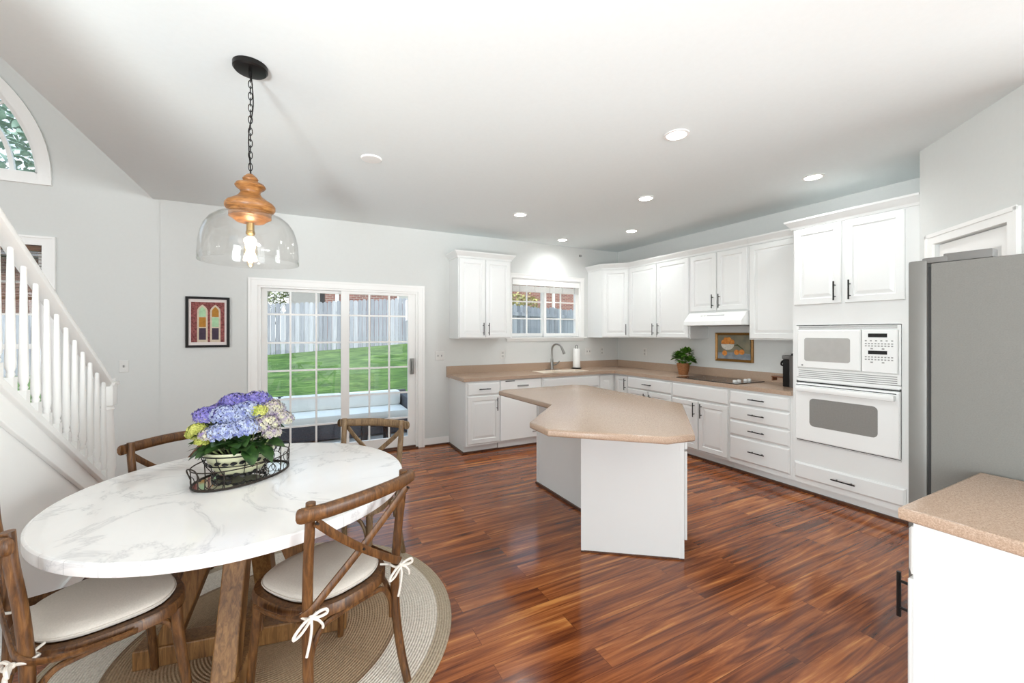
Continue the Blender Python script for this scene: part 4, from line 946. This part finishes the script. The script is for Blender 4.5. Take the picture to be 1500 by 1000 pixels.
# ------------------------------------------------------------------ hydrangea, basket and tray on the table
ZT = .762
TR = (-.228, 2.388); ty = thing('wire_tray', 'oval mirrored tray with bronze wire rail on the marble table', 'tray', (*TR, ZT), R(43))
ea, eb = .222, .148
def ell(a, b, z, n=48, a0=0, a1=2*PI, cl=True): return [(a*math.cos(a0+(a1-a0)*i/n), b*math.sin(a0+(a1-a0)*i/n), z) for i in range(n if cl else n+1)]
bm = bmesh.new(); lathe(bm, [(.001, .002), (1, .002), (1, .006), (.001, .006)], 64, sx=ea-.004, sy=eb-.004); obj('mirror', bm, MIRROR, ty, smooth=True)
bm = bmesh.new(); tube(bm, ell(ea, eb, .007), .005, n=8, closed=True); obj('base_rim', bm, IRON, ty, smooth=True)
bm = bmesh.new(); tube(bm, ell(ea+.004, eb+.004, .085), .0028, n=6, closed=True)
for k in range(10):
    a = 2*PI*k/10+.1; c, s = math.cos(a), math.sin(a); tube(bm, [(ea*c, eb*s, .007), ((ea+.004)*c, (eb+.004)*s, .085)], .0024, n=6, sub=1)
    for j in (0, 1):
        a2 = a+.16+.2*j; P = []
        cx_, cy_ = ea*math.cos(a2), eb*math.sin(a2); tx, tyy = -ea*math.sin(a2), eb*math.cos(a2); ll = math.hypot(tx, tyy); tx /= ll; tyy /= ll
        for q in range(14): b2 = 2*PI*q/14; P.append((cx_+tx*.024*math.cos(b2), cy_+tyy*.024*math.cos(b2), .036+.024*math.sin(b2)))
        if k in (0, 2, 4, 5, 7, 9): tube(bm, P, .0018, n=5, closed=True)
for s in (-1, 1):
    tube(bm, [(s*ea, -.03, .05), (s*(ea+.02), -.025, .1), (s*(ea+.02), .025, .1), (s*ea, .03, .05)], .003, n=6)
obj('wire_rail', bm, IRON, ty, smooth=True)
HP = (-.245, 2.40)
hy = thing('potted_hydrangea', 'blue and violet hydrangea in an oval cream pot on the table', 'potted plant', (*HP, ZT+.0065), R(-6))
pa, pb = .148, .105
bm = bmesh.new(); lathe(bm, [(.56, .02), (.62, .022), (.72, .04), (.86, .07), (.93, .1), (.985, .112), (1.0, .12), (.985, .126), (.94, .126), (.9, .11), (.85, .08)], 56, sx=pa, sy=pb); obj('pot', bm, CREAM, hy, smooth=True)
bm = bmesh.new(); lathe(bm, [(.001, .1075), (.89, .106), (.87, .1)], 40, sx=pa, sy=pb); obj('soil', bm, SOIL, hy)
rh = random.Random(11); bm = bmesh.new()
for i in range(120):
    a = rh.uniform(0, 2*PI); rr = rh.uniform(.2, .9)**.5; z = rh.uniform(.14, .25); out_ = rh.uniform(.5, .95)
    p = (pa*1.05*rr*math.cos(a)*out_, pb*1.15*rr*math.sin(a)*out_, z); d = (math.cos(a), math.sin(a), rh.uniform(-.25, .6))
    leaf(bm, p, d, (rh.uniform(-.3, .3), rh.uniform(-.3, .3), 1), rh.uniform(.07, .11), rh.uniform(.05, .075), .2)
for i, a in enumerate((-1.15, -.7)):
    leaf(bm, (pa*.8*math.cos(a), pb*.8*math.sin(a), .15), (math.cos(a), math.sin(a), -.5), (0, 0, 1), .11, .075, .2)
obj('leaves', bm, LEAF, hy, smooth=2)
heads = [(-.125, .0, .315, .058, FL_B), (-.035, .07, .36, .062, FL_B), (.055, .08, .365, .06, FL_B), (-.05, -.02, .315, .064, FL_L), (.03, .01, .325, .064, FL_L), (.12, .05, .315, .062, FL_M),
         (-.05, -.105, .25, .058, FL_L), (.035, -.09, .262, .06, FL_L), (.115, -.04, .262, .058, FL_M), (.175, .02, .272, .052, FL_M), (-.155, -.05, .262, .034, FL_Y), (.082, -.02, .325, .036, FL_Y),
         (-.125, -.09, .215, .028, FL_Y), (-.19, .02, .225, .03, FL_Y), (-.09, -.11, .245, .04, FL_M), (.15, -.08, .225, .036, FL_M)]
heads = [(x, y, z-.018, r*1.12, mt) for x, y, z, r, mt in heads]+[(-.1, .09, .3, .06, FL_B), (.1, .11, .31, .06, FL_M), (-.005, -.045, .27, .055, FL_L), (.075, -.06, .235, .045, FL_M)]
for (x, y, z, r, mt) in heads:
    bm = bmesh.new()
    nf = int(125*(r/.06)**1.6)+12
    for i in range(nf):
        f = (i+.5)/nf; e = math.acos(1-1.6*f); a = i*2.399963; n_ = Vector((math.sin(e)*math.cos(a), math.sin(e)*math.sin(a), math.cos(e)*.8))
        c = Vector((x, y, z))+Vector((n_.x*r, n_.y*r, n_.z*r*.75))*rh.uniform(.88, 1.06); n_.normalize()
        t1 = n_.orthogonal().normalized(); t1.rotate(Matrix.Rotation(rh.uniform(0, 6), 3, n_)); t2 = n_.cross(t1); ps = rh.uniform(.0072, .0105)
        for k in range(4):
            b2 = PI/2*k; u = t1*math.cos(b2)+t2*math.sin(b2); v = -t1*math.sin(b2)+t2*math.cos(b2); lift = n_*rh.uniform(.0, .004)
            bm.faces.new([bm.verts.new(c), bm.verts.new(c+u*ps*.6-v*ps*.48+lift), bm.verts.new(c+u*ps*1.1+lift), bm.verts.new(c+u*ps*.6+v*ps*.48+lift)])
    obj('flower_head', bm, mt, hy)
bm = bmesh.new()
for (x, y, z, r, mt) in heads: tube(bm, [(x*.45, y*.5, .1), (x*.8, y*.8, (z+.1)/2), (x, y, z)], .0035, n=6)
obj('stems', bm, BUSHL, hy, smooth=True)
bk_ = thing('wire_basket', 'black wire basket with leaf ornaments holding the cream hydrangea pot', 'basket', (*HP, ZT+.0065), R(-6))
bm = bmesh.new()
for s, z, r in ((1.06, .113, .0028), (.93, .066, .0022), (.72, .018, .0028)): tube(bm, ell(pa*s, pb*s, z), r, n=6, closed=True)
for k in range(8):
    a = 2*PI*k/8+.3; c, s = math.cos(a), math.sin(a); tube(bm, [(pa*1.06*c, pb*1.06*s, .113), (pa*.935*c, pb*.935*s, .066), (pa*.72*c, pb*.72*s, .018), (pa*.78*c, pb*.78*s, .003)], .0022, n=6)
obj('wire_frame', bm, BLACK, bk_, smooth=True)
bm = bmesh.new(); bm2 = bmesh.new()
for k in range(26):
    a = 2*PI*k/26; c, s = math.cos(a), math.sin(a); sc = .99; leaf(bm, (pa*sc*c, pb*sc*s-.0, .08), (-s, c, rh.uniform(-.6, .8)), (c, s, 0), .03, .018)
    leaf(bm2, (pa*.77*c, pb*.77*s, .016+rh.uniform(-.006, .01)), (-s, c, rh.uniform(-.6, .6)), (c, s, .2), .03, .018)
obj('leaf_ornament', bm, BLACK, bk_); obj('leaf_ornament', bm2, BLACK, bk_)

# ------------------------------------------------------------------ outside: patio, lawn, sofa, fences, houses, trees
struct('floor_patio', B(-9, 9, YW, 8.0, -.3, -.12), PATIO)
def gz(x, y):
    f = max(.08, min(1.05, .2+(x+7.4)*.075)); t = (y-7.9)/(17-7.9); return -.125+(f+.125)*max(0, t)
bm = bmesh.new(); gx = [(-24+i) for i in range(45)]; gy = [7.9, 9, 10, 11.5, 13, 15, 17, 20, 26, 34]
G = [[bm.verts.new((x, y, gz(x, min(y, 17)))) for x in gx] for y in gy]
for j in range(len(gy)-1):
    for i in range(len(gx)-1): bm.faces.new((G[j][i], G[j][i+1], G[j+1][i+1], G[j+1][i]))
lw_ = tag(obj('lawn', bm, GRASS, smooth=2), 'green mown lawn rising from the patio to the fence', 'lawn', kind='stuff')
so = thing('outdoor_sofa', 'charcoal wicker patio sofa with white cushions outside the glass door', 'sofa', (.42, 6.95, -.12))
obj('base', B(-1.55, 1.28, -.38, .42, .02, .24, bev=.01), WICK, so)
obj('back_frame', B(-1.55, 1.28, .34, .42, .24, .585, bev=.01), WICK, so)
obj('arm', B(1.16, 1.28, -.38, .34, .24, .53, bev=.01), WICK, so)
obj('seat_cushion', B(-1.54, 1.15, -.40, .22, .24, .37, bev=.04), OUTW, so, smooth=True)
for x0, x1 in ((-1.53, -.66), (-.64, .24), (.26, 1.14)):
    bm = B(x0, x1, .10, .335, .365, .60, bev=.05); obj('back_cushion', bm, OUTW, so, smooth=True)
ps_ = thing('patio_stool', 'small black patio stool seen through the sliding door behind a chair', 'stool', (1.02, 6.25, -.12))
obj('seat', B(-.2, .2, -.16, .16, .24, .30, bev=.02), BLACK, ps_, smooth=True)
for x in (-.16, .16):
    for y in (-.12, .12): obj('leg', B(x-.03, x+.03, y-.025, y+.025, 0, .245), BLACK, ps_)
def fence(name, label, p0, p1, h, zf, mat, bw=.14, rails=False, n_posts=8):
    p0, p1 = Vector(p0), Vector(p1); d = p1-p0; ln = d.length; t = thing(name, label, 'fence', (p0.x, p0.y, 0), math.atan2(d.y, d.x), 'weathered wooden fences')
    bm = bmesh.new(); n = int(ln/(bw+.012)); rf = random.Random(5)
    for i in range(n):
        x = i*(bw+.012); wp = p0+d*(x/ln); z = zf(wp.x, wp.y); zt_ = z+h+rf.uniform(-.025, .025); y = rf.uniform(-.006, .006)
        a = [bm.verts.new((x+u, y+v, q)) for v in (0, .02) for u, q in ((0, z-.1), (bw, z-.1), (bw, zt_-.05), (bw*.72, zt_), (bw*.28, zt_), (0, zt_-.05))]
        f, b = a[:6], a[6:]; bm.faces.new(f); bm.faces.new(b[::-1])
        for k in range(6): bm.faces.new((f[k], f[(k+1) % 6], b[(k+1) % 6], b[k]))
    obj('picket_panel', bm, mat, t)
    for k in range(n_posts):
        x = ln*k/(n_posts-1); wp = p0+d*(x/ln); z = zf(wp.x, wp.y); y0, y1 = (-.11, -.01) if rails else (.03, .12)
        obj('post', B(x-.05, x+.05, y0, y1, z-.1, z+h-.02), mat, t)
    for zz in (.3, 1.0, 1.62) if rails else (.4, 1.4):
        bm = bmesh.new(); z0, z1 = zf(*p0)+zz, zf(*p1)+zz; y0, y1 = (-.045, -.0085) if rails else (.028, .06)
        a = [bm.verts.new((x, y, z+q)) for x, z in ((0, z0), (ln, z1)) for y in (y0, y1) for q in (0, .09)]
        for q in ((0, 1, 3, 2), (4, 6, 7, 5), (0, 4, 5, 1), (2, 3, 7, 6), (0, 2, 6, 4), (1, 5, 7, 3)): bm.faces.new([a[i] for i in q])
        obj('rail', bm, mat, t)
fence('picket_fence', 'long pale grey picket fence across the far side of the lawn', (-16, 17.0), (9, 16.6), 1.78, lambda x, y: gz(x, 17), FENCE, n_posts=11)
fence('picket_fence', 'darker grey fence with rails close outside the sink window', (2.6, 8.35), (8.2, 10.9), 1.9, lambda x, y: .27, FENCE2, rails=True, n_posts=5)
def house(name, label, x0, x1, y, h, mat, wins, roofh=2.5, extra=None):
    t = thing(name, label, 'house', ((x0+x1)/2, y, 0)); hw = (x1-x0)/2
    obj('wall', B(-hw, hw, 0, 7, -.5, h), mat, t)
    bm = bmesh.new(); prism_yz(bm, [(-.5, h), (7.5, h), (3.5, h+roofh)], -hw-.4, hw+.4); obj('roof', bm, ROOF, t)
    for (a, b, c, d) in wins:
        f = obj('window', boxes([(a-.08, b+.08, -.05, 0, c-.08, d+.08)]), TRIM, t); obj('pane', B(a, b, -.06, -.05, c, d), MICROG, f)
    for x in extra or []: obj('downspout', B(x-.09, x+.09, -.12, -.002, -.3, h), TRIM, t)
    return t
house('brick_house', 'red brick neighbouring house beyond the fence, white downspouts', 1.35, 18, 24, 6.0, BRICK, [(1.5, 2.4, 3.2, 4.6), (-4.5, -3.6, 3.2, 4.6)], extra=[-7.75, -3.2, 1.0, 6.0])
house('sided_house', 'grey clapboard house beyond the fence, left of the red brick house', -.35, 1.1, 24, 5.0, SIDING, [])
house('brick_house', 'brown brick house seen through the window behind the stairs', -17, -5.5, 25, 4.6, BRICK2, [(2.2, 3.0, 2.4, 3.6)])
def tree(name, label, loc, crown, trunk_r, th, n, mat, ls, grp=None):
    t = thing(name, label, 'tree', loc, 0, grp); rt = random.Random(int(abs(loc[0])*100)+n)
    bm = bmesh.new(); tube(bm, [(0, 0, -.2), (.05, .03, th*.5), (.0, 0, th)], [trunk_r*1.2, trunk_r, trunk_r*.6], n=10)
    for k in range(5):
        a = k*1.3; tube(bm, [(0, 0, th*.6), (math.cos(a)*crown[0]*.4, math.sin(a)*crown[1]*.4, th*.6+crown[2]*.7)], [trunk_r*.5, trunk_r*.2], n=6, sub=1)
    obj('trunk', bm, BARK, t, smooth=True); bm = bmesh.new()
    for i in range(n):
        u = Vector((rt.gauss(0, 1), rt.gauss(0, 1), rt.gauss(0, 1))).normalized()*(rt.uniform(.35, 1)**.5)*(1+.18*math.sin(5*rt.random()))
        p = Vector((u.x*crown[0], u.y*crown[1], crown[3]+u.z*crown[2])); d = Vector((rt.uniform(-1, 1), rt.uniform(-1, 1), rt.uniform(-.8, .6)))
        leaf(bm, p, d, (rt.uniform(-.6, .6), rt.uniform(-.6, .6), 1), ls*rt.uniform(.7, 1.3), ls*.6)
    obj('foliage', bm, mat, t, smooth=2); return t
tree('tree', 'tall leafy blue green tree filling the arched window', (-12.2, 29, 0), (5.2, 3.2, 4.6, 8.4), .35, 6.5, 3600, TREEL, .42)
tree('tree', 'slim bare trunked tree behind the fence at the left of the sliding door', (-1.25, 20.5, .6), (1.3, 1.2, 1.3, 4.2), .14, 3.6, 420, BUSHL, .22)
tree('shrub', 'olive green shrub behind the fence left of the grey house', (-.75, 19.2, .7), (.5, .45, .7, 2.2), .04, 1.8, 380, BUSHL, .14)
tree('shrub', 'yellowing shrub over the fence outside the sink window', (5.75, 10.7, .0), (.8, .4, .42, 2.2), .05, 1.7, 420, m_leaf('yellowing_leaf', rgb(140, 146, 70), rgb(206, 190, 130), .7, 4), .13)
